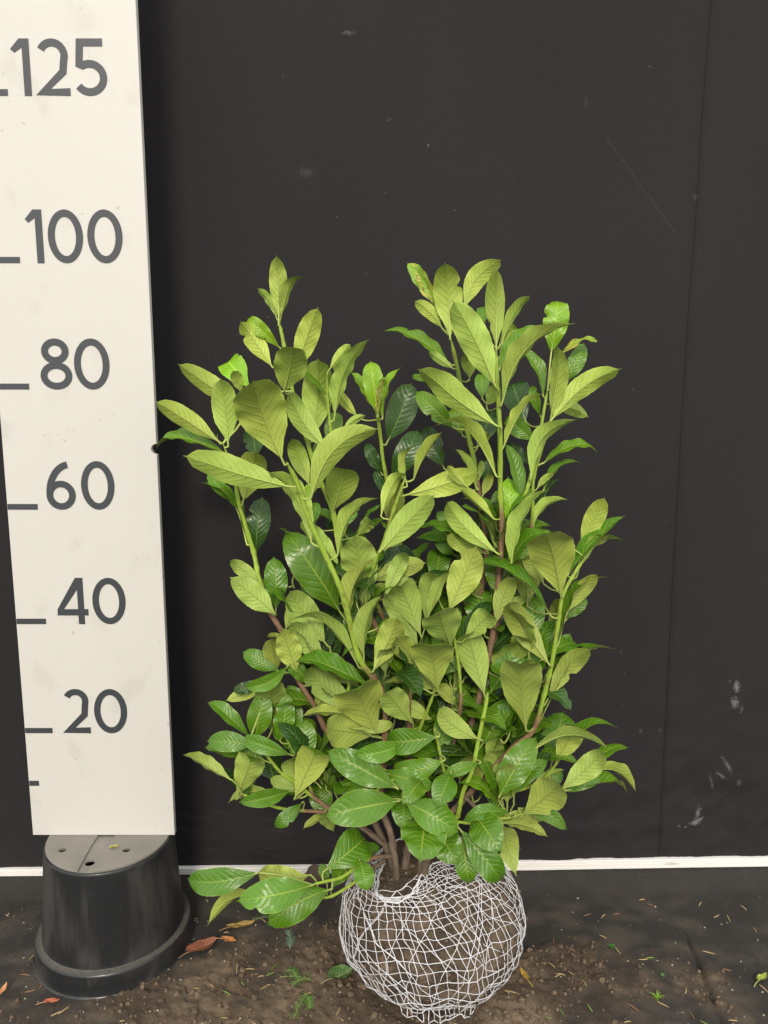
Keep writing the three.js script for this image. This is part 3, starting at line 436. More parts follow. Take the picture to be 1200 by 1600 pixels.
  [-104, 289, 240, -211, 285, 271, -106, 282, 229, 20, 58, 79, 44, 1, 0], [-78, 275, 230, -170, 240, 263, -78, 280, 217, 7, 58, 81, 46, 1, 6],
  [-174, 241, 210, -275, 184, 193, -101, 263, 230, -20, 59, -79, 35, 1, 8], [-93, 289, 210, -33, 298, 135, -91, 281, 223, 49, 73, 48, 54, 1, 0],
  [-81, 247, 190, -63, 258, 141, -80, 254, 218, 35, 88, 31, 31, 1, 0], [-89, 256, 190, -98, 283, 180, -87, 254, 222, 14, 38, 91, 16, 1, 0],
  [-54, 265, 130, -7, 269, 114, -49, 264, 203, 22, 57, 79, 23, 1, 0], [-37, 310, 210, -24, 283, 245, -35, 287, 185, -6, 77, 63, 29, 1, 0],
  [-93, 354, 150, -84, 290, 102, -91, 354, 140, -40, 51, -76, 28, 1, 0], [33, 380, 150, 26, 355, 203, 18, 372, 173, 6, 90, 44, 36, 1, 0],
  [-19, 717, 100, 62, 751, 123, -20, 716, 118, 32, -12, -94, 32, 1, 5], [0, 700, 140, 32, 773, 156, -14, 694, 113, 19, 13, -97, 25, 1, 0],
  [-28, 723, 70, 38, 761, 49, -21, 721, 119, 13, 30, 94, 29, 2, 0], [51, 746, 60, 28, 765, 51, 10, 744, 40, -13, 29, 95, 10, 2, 0],
  [57, 644, 160, 25, 734, 203, 57, 635, 145, -22, 36, -91, 44, 1, 0], [56, 620, 150, 3, 715, 178, 54, 618, 140, -14, 20, -97, 34, 1, 0],
  [-6, 700, 120, 49, 723, 131, -14, 694, 113, 25, -17, -95, 25, 1, 0], [24, 698, 120, -15, 718, 133, 14, 694, 40, -10, 41, -91, 14, 1, 0],
  [-31, 646, 80, -16, 703, 60, -15, 644, 90, 3, 33, 95, 26, 1, 0], [-10, 625, 90, 3, 670, 78, -7, 625, 93, -1, 25, 97, 20, 2, 0],
  [55, 587, 140, 19, 650, 178, 46, 585, 143, -40, 29, -87, 33, 1, 0], [75, 607, 150, 63, 666, 133, 51, 603, 141, 63, 34, 70, 19, 1, 0],
  [98, 681, 150, 136, 784, 166, 100, 669, 140, 23, 7, -97, 48, 1, 0], [64, 660, 140, 71, 745, 165, 57, 635, 145, 12, 27, -95, 33, 1, 0],
  [65, 673, 160, 99, 750, 182, 100, 669, 140, -50, 42, -76, 26, 1, 0], [103, 628, 160, 78, 711, 250, 111, 623, 140, -23, 69, -69, 55, 1, 0],
  [82, 705, 80, 94, 752, 22, 100, 669, 140, 4, 77, 64, 38, 1, 0], [115, 750, 60, 83, 772, 52, 164, 749, 80, -9, 21, 97, 18, 0, 0],
  [121, 781, 50, 87, 818, 39, 161, 776, 80, -10, 20, 98, 21, 0, 0], [115, 762, 40, 86, 807, 29, 163, 758, 80, -8, 19, 98, 21, 2, 0],
  [159, 763, 110, 97, 795, 128, 163, 763, 80, -28, -2, -96, 25, 0, 6], [172, 771, 150, 94, 852, 168, 180, 769, 120, -14, 8, -99, 35, 0, 6],
  [160, 764, 60, 137, 789, 48, 163, 763, 80, -20, 29, 94, 18, 0, 0], [183, 691, 120, 181, 755, 77, 187, 694, 107, -16, 55, 82, 39, 1, 0],
  [171, 658, 140, 195, 736, 159, 173, 656, 120, 30, 13, -94, 28, 1, 6], [227, 676, 100, 215, 764, 134, 269, 675, 140, 13, 37, -92, 40, 1, 0],
  [158, 633, 120, 155, 683, 45, 169, 627, 120, -19, 82, 54, 50, 1, 0], [120, 634, 150, 153, 690, 197, 109, 632, 140, 59, 28, -76, 34, 1, 0],
  [248, 717, 120, 214, 775, 131, 275, 708, 139, -3, 17, -99, 28, 1, 0], [200, 755, 130, 229, 785, 118, 195, 753, 117, -2, 38, 93, 18, 0, 0],
  [218, 772, 90, 238, 791, 68, 227, 773, 90, 20, 64, 74, 17, 0, 0], [187, 676, 110, 219, 695, 121, 185, 681, 106, 40, -15, -91, 17, 1, 0],
  [205, 582, 110, 210, 645, 167, 168, 580, 99, 44, 59, -68, 34, 1, 0], [70, 615, 130, 97, 636, 140, 53, 611, 140, 42, -9, -90, 15, 1, 0],
  [144, 427, 110, 120, 484, 138, 134, 428, 170, -26, 33, -91, 25, 1, 0], [226, 465, 120, 202, 444, 85, 218, 469, 140, -85, 14, 50, 22, 2, 0],
  [-37, 535, 90, -97, 597, 112, -61, 534, 116, -39, -6, -92, 35, 1, 0], [-115, 496, 90, -93, 549, 145, -108, 498, 100, 44, 55, -71, 30, 1, 0],
  [-109, 493, 80, -161, 530, 67, -105, 491, 100, 6, 41, 91, 20, 1, 0], [5, 521, 100, -5, 574, 82, 1, 511, 136, 1, 32, 95, 27, 2, 0],
  [75, 500, 130, 30, 533, 140, 63, 501, 132, -32, -17, -93, 24, 1, 0], [36, 523, 130, 17, 530, 109, 36, 516, 100, -45, 64, 63, 15, 1, 0],
  [-45, 490, 110, -78, 522, 123, -77, 492, 117, -43, -9, -90, 18, 1, 0],
];
const STEMS = [
  { radius: [0.0065, 0.0037], bark: 0.43, points: [[21, 242, 140], [10, 306, 130], [-4, 343, 120], [0, 439, 130], [-2, 548, 140], [-37, 606, 150], [-53, 674, 155], [-67, 725, 160], [-86, 769, 160], [-113, 833, 165], [-126, 881, 170], [-140, 913, 180]] },
  { radius: [0.0070, 0.0028], bark: 0.42, points: [[34, 229, 120], [42, 294, 110], [42, 424, 100], [34, 527, 100], [8, 590, 100], [-15, 644, 90], [-34, 681, 90], [-70, 770, 85], [-82, 829, 80], [-96, 865, 80], [-108, 895, 80], [-122, 945, 80], [-136, 990, 85], [-144, 1038, 90], [-155, 1100, 90], [-158, 1116, 90]] },
  { radius: [0.0033, 0.0023], bark: 0.00, points: [[-82, 829, 80], [-81, 886, 90], [-81, 933, 90], [-85, 985, 90], [-87, 1038, 90]] },
  { radius: [0.0065, 0.0033], bark: 0.62, points: [[18, 224, 110], [6, 259, 110], [-27, 333, 100], [-63, 413, 100], [-92, 462, 100], [-114, 510, 100], [-144, 567, 100], [-163, 634, 100], [-180, 665, 100], [-197, 720, 100], [-205, 756, 90], [-217, 800, 90], [-227, 839, 90], [-235, 891, 90], [-249, 933, 90]] },
  { radius: [0.0056, 0.0028], bark: 0.50, points: [[49, 213, 90], [55, 322, 60], [43, 491, 50], [24, 622, 40], [11, 732, 40], [7, 818, 40], [5, 865, 40], [-2, 905, 40], [-5, 935, 40], [-10, 972, 50], [-14, 994, 50]] },
  { radius: [0.0037, 0.0023], bark: 0.15, points: [[16, 617, 90], [-10, 681, 110], [-22, 725, 120], [-17, 743, 120], [-2, 782, 125], [17, 842, 130], [33, 887, 130]] },
  { radius: [0.0075, 0.0033], bark: 0.62, points: [[60, 240, 130], [71, 317, 130], [103, 412, 120], [143, 499, 120], [169, 627, 120], [178, 730, 120], [180, 759, 120], [181, 808, 120], [177, 867, 120], [173, 950, 130], [170, 989, 130], [167, 1033, 130], [166, 1075, 120]] },
  { radius: [0.0065, 0.0031], bark: 0.60, points: [[54, 220, 100], [73, 339, 90], [106, 482, 80], [140, 635, 80], [162, 731, 80], [161, 776, 80], [148, 863, 80], [140, 910, 80], [131, 945, 80], [126, 975, 80], [112, 1046, 90], [99, 1095, 100]] },
  { radius: [0.0056, 0.0024], bark: 0.30, points: [[151, 501, 100], [174, 610, 100], [190, 717, 110], [197, 771, 120], [207, 828, 120], [222, 882, 120], [235, 937, 110], [243, 980, 100], [250, 1014, 90]] },
  { radius: [0.0037, 0.0023], bark: 0.35, points: [[216, 723, 90], [230, 790, 90], [233, 836, 90], [233, 876, 90], [254, 968, 100]] },
  { radius: [0.0065, 0.0028], bark: 0.50, points: [[64, 249, 140], [93, 323, 140], [130, 371, 140], [170, 417, 140], [207, 460, 140], [234, 484, 140], [250, 545, 140], [260, 594, 140], [268, 662, 140], [273, 703, 140], [293, 738, 130], [310, 759, 120]] },
  { radius: [0.0047, 0.0033], bark: 0.12, points: [[65, 253, 140], [106, 335, 160], [115, 358, 170], [122, 395, 170], [136, 434, 170], [146, 483, 165], [156, 533, 160], [160, 555, 155]] },
  { radius: [0.0033, 0.0023], bark: 0.10, points: [[41, 434, 120], [59, 490, 130], [72, 527, 135], [82, 561, 140]] },
  { radius: [0.0033, 0.0022], bark: 0.10, points: [[90, 363, 170], [96, 410, 170], [89, 449, 170], [83, 478, 170], [77, 506, 170]] },
  { radius: [0.0047, 0.0022], bark: 0.45, points: [[-3, 286, 130], [-41, 323, 140], [-82, 348, 140], [-112, 372, 140], [-138, 394, 140], [-165, 416, 140], [-186, 444, 140], [-210, 475, 140]] },
  { radius: [0.0030, 0.0019], bark: 0.10, points: [[-112, 372, 140], [-124, 406, 140], [-136, 429, 135], [-147, 451, 130], [-163, 478, 125]] },
  { radius: [0.0042, 0.0022], bark: 0.50, points: [[-10, 295, 130], [-62, 333, 130], [-103, 341, 130], [-160, 349, 135], [-199, 364, 140], [-229, 373, 130]] },
  { radius: [0.0042, 0.0023], bark: 0.30, points: [[10, 276, 150], [-15, 287, 170], [-35, 287, 185], [-65, 280, 210], [-85, 281, 220], [-108, 282, 230]] },
  { radius: [0.0037, 0.0021], bark: 0.50, points: [[0, 268, 150], [-25, 269, 180], [-44, 266, 200], [-84, 254, 220], [-101, 263, 230]] },
  { radius: [0.0037, 0.0022], bark: 0.20, points: [[170, 417, 140], [204, 384, 140], [255, 398, 130], [281, 423, 120]] },
  { radius: [0.0037, 0.0021], bark: 0.30, points: [[129, 377, 150], [160, 358, 170], [187, 354, 170], [218, 361, 170], [252, 366, 160], [279, 379, 150]] },
  { radius: [0.0037, 0.0022], bark: 0.40, points: [[41, 329, 150], [10, 385, 180], [-10, 412, 190], [21, 433, 190]] },
  { radius: [0.0037, 0.0022], bark: 0.40, points: [[73, 302, 160], [89, 348, 190], [112, 365, 200], [146, 360, 200]] },
  { radius: [0.0037, 0.0022], bark: 0.30, points: [[-92, 462, 100], [-71, 505, 120], [-56, 560, 110], [-82, 581, 110], [-86, 611, 105]] },
  { radius: [0.0037, 0.0022], bark: 0.40, points: [[53, 339, 90], [40, 529, 140], [54, 618, 140], [57, 635, 145]] },
  { radius: [0.0037, 0.0022], bark: 0.40, points: [[103, 412, 120], [120, 529, 140], [111, 623, 140], [100, 669, 140]] },
];

const shrub = thing('laurel_shrub', 'bushy green laurel shrub with its netted root ball standing in front of the backdrop', 'shrub', [BALL.x, 0, BALL.z]);
const O = V(BALL.x, 0, BALL.z);
{ // root ball
  const surface = d => { // d: unit direction
    const e = 1 / Math.sqrt((d.x / 0.157) ** 2 + (d.y / 0.124) ** 2 + (d.z / 0.146) ** 2);
    const r = e * (1 + 0.16 * fbm(d.x * 1.9, d.y * 1.9, d.z * 1.9 + 5, 4));
    const p = d.clone().multiplyScalar(r); p.y = Math.max(p.y + BALL.y, 0.001 + 0.004 * (1 + d.y)); return p;
  };
  const ballGeo = grid(320, 180, (u, v) => {
    const a = u * Math.PI * 2, b = (v - 0.5) * Math.PI * 0.999, d = V(Math.cos(b) * Math.sin(a), Math.sin(b), Math.cos(b) * Math.cos(a)), p = surface(d);
    const lump = 0.006 * fbm(d.x * 9, d.y * 9, d.z * 9, 3) + 0.009 * fbm(d.x * 30, d.y * 30, d.z * 30 + 2, 4) - 0.0025; p.addScaledVector(d, lump); p.y = Math.max(p.y, 0.0008);
    const dry = smooth(-0.2, 0.25, fbm(d.x * 3.4, d.y * 3.4, d.z * 3.4 + 8, 4)), f = 1 + 0.5 * fbm(d.x * 40, d.y * 40, d.z * 40, 2);
    return { p: [p.x, p.y, p.z], uv: [u * 8, v * 4], c: [lerp(0.095, 0.230, dry) * f, lerp(0.066, 0.166, dry) * f, lerp(0.044, 0.110, dry) * f] };
  }, true);
  const bump = tex(512, 512, (u, v) => 0.5 + 0.3 * tile(nz, u, v, 12) + 0.3 * tile(nz, u, v, 34));
  const soilMap = tex(512, 512, (u, v) => { const c = 0.82 + 0.3 * tile(nz, u, v, 30); return [c, c, c]; });
  part('root_ball', ballGeo, std({ vertexColors: true, map: soilMap, bumpMap: bump, bumpScale: 0.004, roughness: 0.98 }), shrub);
  // net: wires knotted on a slack lattice, drawn together above and below
  const axis = V(-0.16, 0.90, -0.20).normalize(), e1 = V(1, 0, 0).addScaledVector(axis, -axis.x).normalize(), e2 = axis.clone().cross(e1);
  const dir = (a, f) => axis.clone().multiplyScalar(Math.cos(f)).addScaledVector(e1, Math.sin(f) * Math.cos(a)).addScaledVector(e2, Math.sin(f) * Math.sin(a));
  const od = V(-0.55, 0, 0.8), openA = Math.atan2(od.dot(e2), od.dot(e1)); // where the net gapes
  const NA = 66, NF = 32;
  const fAt = j => { const t = j / NF; return lerp(0.50, Math.PI - 0.16, t) + 0.20 * Math.sin(t * Math.PI * 2) * -1; };
  const node = (i, j, s = 0) => {
    const a0 = (i + j * 0.22) / NA * Math.PI * 2, k = ((i % NA) + NA) % NA;
    const a = a0 + 0.055 * nz(k * 0.83 + s, j * 0.71, 3 + s) + 0.13 * nz(Math.cos(a0) * 1.6, Math.sin(a0) * 1.6 + j * 0.2, 8 + s), f = fAt(j) + 0.035 * nz(k * 0.77, j * 0.9 + s, 12) + 0.14 * nz(Math.cos(a0) * 1.3, Math.sin(a0) * 1.3, 20 + s + j * 0.1) + 0.42 * Math.exp(-Math.pow(Math.atan2(Math.sin(a0 - openA), Math.cos(a0 - openA)) / 0.42, 2)) * Math.pow(Math.max(0, 1 - j / 11), 2);
    const p = surface(dir(a, f)); const d = dir(a, f); p.addScaledVector(d, 0.0016 + 0.004 * nz(k * 0.4, j * 0.4, 31)); p.y = Math.max(p.y, 0.004); return p;
  };
  const wireMat = std({ color: lin(0.66, 0.66, 0.69), roughness: 0.42, metalness: 0.0 });
  const rimPts = Array.from({ length: NA * 2 + 1 }, (_, k) => { const p = node(k / 2, 0); p.y += 0.002 * nz(k * 1.3, 4); return p; });
  const net = part('wire_net', tube(rimPts, 0.0016, 6), wireMat, shrub);
  net.userData.label = 'white wire net drawn around the root ball';
  const wire = (pts, n, r = 0.0008, kink = true) => part('wire', tube(kink ? pts.flatMap((q, k) => k ? [pts[k - 1].clone().lerp(q, 0.12), pts[k - 1].clone().lerp(q, 0.5).addScaledVector(V(rr(-1, 1), rr(-1, 1), rr(-1, 1)), 0.0007), pts[k - 1].clone().lerp(q, 0.88)] : [q]) : spline(pts, n), r, 5), wireMat, net);
  for (let i = 0; i < NA; i++) wire(Array.from({ length: NF + 1 }, (_, j) => node(i, j)), NF * 3, rr(0.0005, 0.00075));
  for (let j = 1; j <= NF; j++) { const pts = Array.from({ length: NA + 1 }, (_, i) => node(i + (i === NA ? 0 : 0), j)); wire(pts, NA * 3, rr(0.0005, 0.00075)); }
  // a second, looser layer lying askew over the first
  for (let k = 0; k < 44; k++) { const i0 = k * NA / 44, s = k % 2 ? 1 : -1, j0 = Math.floor(rr(0, 8)), j1 = Math.floor(rr(15, NF)); const pts = []; for (let j = j0; j <= j1; j++) pts.push(node(i0 + s * (j - j0) * 0.95, j, 5)); wire(pts, pts.length * 3, 0.0006); }
  // crumpled tail of the net at the foot
  const tail = (i, j) => V(-0.055 + 0.0085 * i + 0.006 * nz(i * 0.9, j * 0.9, 41), Math.max(0.024, 0.048 - 0.0055 * j + 0.014 * nz(i * 0.7, j * 1.1, 43)), 0.078 + 0.0105 * j - Math.pow((i - 7) * 0.012, 2) * 3 + 0.008 * nz(i * 0.8, j * 0.8, 47));
  for (let i = 0; i < 15; i++) wire(Array.from({ length: 5 }, (_, j) => tail(i + 0.6 * nz(i, j * 2, 3), j)), 12, 0.0008);
  for (let j = 0; j < 5; j++) wire(Array.from({ length: 15 }, (_, i) => tail(i, j)), 30, 0.0008);
  { // crumbs caught on the ball
    const ico = new THREE.IcosahedronGeometry(1, 0), M = new THREE.Matrix4(), q = new THREE.Quaternion(), n = 2600, cr = new THREE.InstancedMesh(ico, std({ color: 0xffffff, roughness: 1 }), n), col = new THREE.Color();
    cr.name = 'soil_crumbs'; cr.castShadow = cr.receiveShadow = true; cr.userData.kind = 'stuff';
    for (let k = 0; k < n; k++) { const d = V(rr(-1, 1), rr(-0.8, 1), rr(-0.4, 1)).normalize(), p = surface(d), r = 0.0007 + 0.0030 * Math.pow(rnd(), 4); p.addScaledVector(d, -0.002 + 0.009 * fbm(d.x * 30, d.y * 30, d.z * 30 + 2, 4)); q.setFromEuler(new THREE.Euler(rr(0, 6), rr(0, 6), rr(0, 6))); M.compose(p, q, V(r, r * rr(0.5, 1), r * rr(0.6, 1))); cr.setMatrixAt(k, M); const t = rr(0.5, 1.5); col.setRGB(0.135 * t, 0.096 * t, 0.064 * t); cr.setColorAt(k, col); }
    shrub.add(cr);
  }
  // twigs and fibres of root where the ball opens
  const rootM = std({ color: lin(0.13, 0.085, 0.055), roughness: 0.9 });
  for (let k = 0; k < 46; k++) { const d = dir(rr(0, 6.28), rr(0.05, 2.0)), p = surface(d), t = V(rr(-1, 1), rr(-1, 1), rr(-1, 1)).normalize(); const pts = [p.clone().addScaledVector(d, -0.002), p.clone().addScaledVector(d, 0.005).addScaledVector(t, 0.01), p.clone().addScaledVector(d, 0.002).addScaledVector(t, 0.024)]; part('root', tube(spline(pts, 6), rr(0.0003, 0.0008), 4), rootM, shrub); }
}
const mm = (r, k) => V(r[k], r[k + 1], r[k + 2]).multiplyScalar(0.001).sub(O);
{ // branches: brown bark below, green this year's growth above
  const barkB = tex(128, 512, (u, v) => 0.5 + 0.35 * nz(u * 10, v * 60, 2) + 0.25 * nz(u * 30, v * 24, 5));
  const mat = std({ vertexColors: true, bumpMap: barkB, bumpScale: 0.0012, roughness: 0.62 });
  for (const [si, s] of STEMS.entries()) {
    const pts = spline(s.points.map(p => mm(p, 0)), s.points.length * 7); if (si < 12 && s.points[0][1] < 280) { pts[0].y -= 0.05; pts[0].z -= 0.02; }
    const g = tube(pts, t => lerp(s.radius[0], s.radius[1], Math.pow(t, 0.8)) * 0.9 * (1 - 0.75 * smooth(0.95, 1, t)) * (1 + 0.10 * nz(t * 40, si * 3.1) + 0.30 * Math.pow(Math.max(0, Math.cos(t * s.points.length * 9 + si)), 14)), 9, (t, q) => {
      const f = smooth(s.bark - 0.025, s.bark + 0.03, t + 0.012 * nz(q, t * 30, si)), n = 0.8 + 0.5 * nz(t * 60, Math.cos(q) * 2, Math.sin(q) * 2 + si), old = 1 - smooth(0, s.bark * 0.8, t);
      const b = [lerp(0.26, 0.17, old) * n, lerp(0.145, 0.125, old) * n, lerp(0.078, 0.086, old) * n], fl = smooth(0.28, 0.45, nz(t * 90, Math.cos(q) * 2.5, Math.sin(q) * 2.5 + si * 2)), gv = 0.9 + 0.25 * nz(t * 14, q, si), gr = [lerp(0.29, 0.22, fl) * gv, lerp(0.43, 0.22, fl) * gv, 0.035]; return b.map((c, k) => lerp(c, gr[k], f));
    });
    part('branch', g, mat, shrub);
  }
}
{ // leaves
  const veinAt = (u, v, seedv) => { // lateral veins, 0..1, and midrib
    const s = u * 2 - 1, a = Math.abs(s), side = s < 0 ? 0.5 : 0;
    const ph = (v - 0.15 * a - 0.05 * a * a + 0.010 * nz(u * 5, v * 9, seedv)) * 10.5 + side, fr = ph - Math.floor(ph), d = Math.abs(fr - 0.5) * 2;
    const lat = smooth(0.20, 0.03, 1 - d) * smooth(0.98, 0.55, a), quilt = 1 - Math.pow(d, 2);
    const mid = smooth(lerp(0.075, 0.03, v), lerp(0.04, 0.012, v), a), net = Math.max(0, 1 - 9 * Math.abs(nz(u * 26, v * 60, seedv + 3))) * 0.5;
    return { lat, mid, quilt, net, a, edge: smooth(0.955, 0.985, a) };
  };
  const mix = (p, q, t) => p.map((c, k) => lerp(c, q[k], t));
  const upper = (base, vein, o = {}) => tex(256, 512, (u, v) => {
    const q = veinAt(u, v, 1.5), pat = 1 + 0.16 * fbm(u * 3, v * 6, 3, 3) + 0.08 * nz(u * 60, v * 120);
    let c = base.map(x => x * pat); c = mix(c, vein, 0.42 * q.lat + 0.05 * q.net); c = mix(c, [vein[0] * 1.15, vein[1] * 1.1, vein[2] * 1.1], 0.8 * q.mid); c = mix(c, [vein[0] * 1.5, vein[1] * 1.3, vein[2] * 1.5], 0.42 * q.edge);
    if (o.dust) { const m = smooth(0.10, 0.42, fbm(u * 3.3 + 1, v * 5, 9, 4)) * (0.6 + 0.5 * nz(u * 50, v * 100, 1)); c = mix(c, [0.155, 0.145, 0.085], o.dust * Math.max(0, m)); }
    if (o.burn) { const m = smooth(-0.05, 0.22, fbm(u * 2.6, v * 4, 5, 3) + 0.10 * Math.sin(v * 5)); c = mix(c, [0.50, 0.42, 0.05], m); c = mix(c, [0.17, 0.085, 0.03], smooth(0.18, 0.32, fbm(u * 5, v * 9, 8, 3))); }
    return c;
  }, { srgb: true, wrap: false });
  const under = (base, o = {}) => tex(256, 512, (u, v) => {
    const q = veinAt(u, v, 4.5), pat = 1 + 0.10 * fbm(u * 3, v * 6, 13, 3) + 0.07 * nz(u * 70, v * 140);
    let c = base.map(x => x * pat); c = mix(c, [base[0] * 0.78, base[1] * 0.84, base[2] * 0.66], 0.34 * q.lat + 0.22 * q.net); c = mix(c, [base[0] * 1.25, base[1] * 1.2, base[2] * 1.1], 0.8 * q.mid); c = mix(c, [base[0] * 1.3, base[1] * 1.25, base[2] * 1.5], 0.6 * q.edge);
    const sp = smooth(0.50, 0.60, nz(u * 22, v * 44, o.s || 2)); c = mix(c, [0.10, 0.10, 0.04], 0.55 * sp);
    if (o.burn) { c = mix(c, [0.42, 0.36, 0.06], smooth(-0.1, 0.25, fbm(u * 2.6, v * 4, 5, 3))); c = mix(c, [0.15, 0.075, 0.03], smooth(0.12, 0.28, fbm(u * 5, v * 9, 8, 3))); }
    if (o.dust) c = mix(c, [0.19, 0.165, 0.09], o.dust * smooth(0.05, 0.4, fbm(u * 3.3, v * 5, 19, 4)));
    return c;
  }, { srgb: true, wrap: false });
  const bumpTop = tex(256, 512, (u, v) => { const q = veinAt(u, v, 1.5); return 0.35 + 0.35 * q.quilt * smooth(1, 0.4, q.a) - 0.2 * q.lat - 0.35 * q.mid + 0.10 * nz(u * 40, v * 80) + 0.12 * fbm(u * 6, v * 12, 2, 2); }, { wrap: false });
  const bumpUnder = tex(256, 512, (u, v) => { const q = veinAt(u, v, 4.5); return 0.4 - 0.16 * q.quilt * smooth(1, 0.4, q.a) + 0.3 * q.lat + 0.16 * q.net + 0.3 * q.mid + 0.08 * nz(u * 40, v * 80); }, { wrap: false });
  const TOPC = [
    [[0.092, 0.215, 0.006], [0.30, 0.43, 0.06], {}], [[0.076, 0.188, 0.007], [0.25, 0.36, 0.05], { dust: 0.35 }], [[0.026, 0.072, 0.010], [0.12, 0.22, 0.045], {}],
    [[0.19, 0.37, 0.010], [0.42, 0.62, 0.06], {}], [[0.22, 0.38, 0.02], [0.42, 0.56, 0.06], { burn: 1 }]];
  const UNDC = [[[0.385, 0.51, 0.085], { s: 2 }], [[0.325, 0.425, 0.078], { s: 6, dust: 0.2 }], [[0.25, 0.33, 0.075], { s: 9 }], [[0.42, 0.52, 0.10], { s: 4 }], [[0.36, 0.42, 0.09], { burn: 1 }]];
  const leafMat = (map, bump, rough, bs) => phys({ map, bumpMap: bump, bumpScale: bs, roughness: rough, vertexColors: true, transmission: 0.10, thickness: 0, ior: 1.45 });
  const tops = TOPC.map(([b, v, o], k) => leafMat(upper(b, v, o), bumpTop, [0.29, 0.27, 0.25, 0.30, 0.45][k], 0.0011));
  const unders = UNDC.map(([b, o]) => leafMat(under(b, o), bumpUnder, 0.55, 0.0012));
  const petMat = [std({ color: lin(0.38, 0.47, 0.10), roughness: 0.5 }), std({ color: lin(0.30, 0.37, 0.085), roughness: 0.55 })];
  const NU = 5, NV = 26; // half-columns and rows
  const prng = k => { const x = Math.sin(k * 127.1 + 311.7) * 43758.5453; return x - Math.floor(x); };
  const makeLeaf = (r, i, parent) => {
    const B = mm(r, 0), T = mm(r, 3).lerp(mm(r, 0), -0.03), A = mm(r, 6), n0 = V(r[9], r[10], r[11]).normalize(), age = r[13], W = r[12] / 1000 * (age === 1 ? 1.07 : 1.02), bow = r[14] / 100;
    const q = k => prng(i * 17 + k), chord = T.clone().sub(B), L = chord.length(), d = chord.clone().normalize(), n = n0.clone().addScaledVector(d, -n0.dot(d)).normalize(), b = d.clone().cross(n).normalize();
    const ratio = W / L, small = L < 0.06;
    const curl = (0.03 + 0.16 * q(1)) * (small ? 0.7 : 1), droop = 0.04 + 0.20 * q(2) * q(2), fold = 0.06 + 0.38 * q(3) * q(3) + (ratio < 0.34 ? 0.22 : 0), cup = (q(4) - 0.62) * 0.35, twist = (q(5) - 0.5) * 0.7, wave = (0.05 + 0.09 * q(6)) * (age === 4 ? 2.2 : age === 3 ? 1.5 : 1), wp = q(7) * 6.28, wf = 2 + 2.2 * q(8), pk = 0.92 + 0.34 * q(9), blunt = (age === 1 ? 0.62 : 0.50) + 0.18 * q(10), tipW = 0.10 + 0.10 * q(11), lat = bow + (q(12) - 0.5) * 0.05;
    const burnt = age === 4 ? 1 : 0, p0 = A.distanceTo(B) > 0.012 ? 0.025 : 0.06 + 0.02 * q(13);
    const c0 = t => { const s = Math.sin(Math.PI * t), k = Math.max(0, (t - 0.66) / 0.34), e = k * k; return [t, lat * s, curl * s - droop * e]; };
    const end = c0(1)[2];
    const mid = t => { const [x, y, z] = c0(t); return B.clone().addScaledVector(chord, x).addScaledVector(b, y * L).addScaledVector(n, (z - end * t) * L); };
    const half = t => { // laurel outline: long oval, wedge foot, short drawn-out point
      if (t <= 0) return 0.02; const core = Math.pow(Math.max(0, Math.sin(Math.PI * Math.pow(t, pk))), blunt) * lerp(1, smooth(0, 0.30, t), 0.38);
      const cusp = t > 0.9 ? lerp(core, tipW * (1 - t) / 0.1, smooth(0.90, 0.965, t)) : core; return Math.max(0.004, cusp);
    };
    const P = [], UV = [], rowsN = NV, side = [];
    for (const sg of [1, -1]) for (let j = 0; j <= NV; j++) {
      let t = j / NV; t = t < 0.5 ? t : t; const v = p0 + (1 - p0) * t, c = mid(v), h = half(t) * W / 2, tw = twist * (t - 0.4) + burnt * 1.3 * Math.sin(t * 3), ct = Math.cos(tw), st = Math.sin(tw);
      const bb = b.clone().multiplyScalar(ct).addScaledVector(n, st), nn = n.clone().multiplyScalar(ct).addScaledVector(b, -st);
      const tooth = (j % 2 ? 1.0 : 0.975) * (1 + 0.03 * nz(j * 0.5, i * 1.7)), bite = q(16) < 0.16 ? (q(17) < 0.5 ? 1 : -1) : 0, bt = 0.25 + 0.6 * q(18), bd = bite ? (0.25 + 0.3 * q(19)) * Math.exp(-Math.pow((t - bt) / 0.035, 2)) : 0;
      for (let k = -NU; k <= NU; k++) {
        const s = k / NU, a = Math.abs(s), e = (a === 1 ? tooth : 1) * (s * bite > 0 ? 1 - bd * a : 1);
        const up = Math.sin(fold) * a * h + cup * s * s * h + wave * a * a * h * Math.sin(t * wf * 6.28 + wp + (s < 0 ? 1.9 : 0)) + burnt * 0.10 * h * nz(s * 3, t * 9, i);
        const th = 0.00022 * (1 - Math.pow(a, 4)) * (j === 0 || j === NV ? 0 : 1);
        const p = c.clone().addScaledVector(bb, s * h * e * Math.cos(fold * 0.9)).addScaledVector(nn, up + sg * th); P.push(p.x, p.y, p.z); UV.push((s + 1) / 2, v);
      }
    }
    const row = 2 * NU + 1, off = (NV + 1) * row, I = [], I2 = [];
    for (let j = 0; j < NV; j++) for (let k = 0; k < 2 * NU; k++) {
      if (burnt * q(20) > 0 && false) continue;
      const a = j * row + k; I.push(a, a + 1, a + row + 1, a, a + row + 1, a + row); const c = a + off; I2.push(c, c + row + 1, c + 1, c, c + row, c + row + 1);
    }
    const g = new THREE.BufferGeometry(); g.setAttribute('position', new THREE.Float32BufferAttribute(P, 3)); g.setAttribute('uv', new THREE.Float32BufferAttribute(UV, 2));
    const lum = 0.88 + 0.26 * q(14), yel = (q(15) - 0.5) * 0.16, C = new Float32Array(P.length); for (let k = 0; k < C.length; k += 3) { C[k] = lum * (1 + yel); C[k + 1] = lum; C[k + 2] = lum * (1 - yel); }
    g.setAttribute('color', new THREE.Float32BufferAttribute(C, 3));
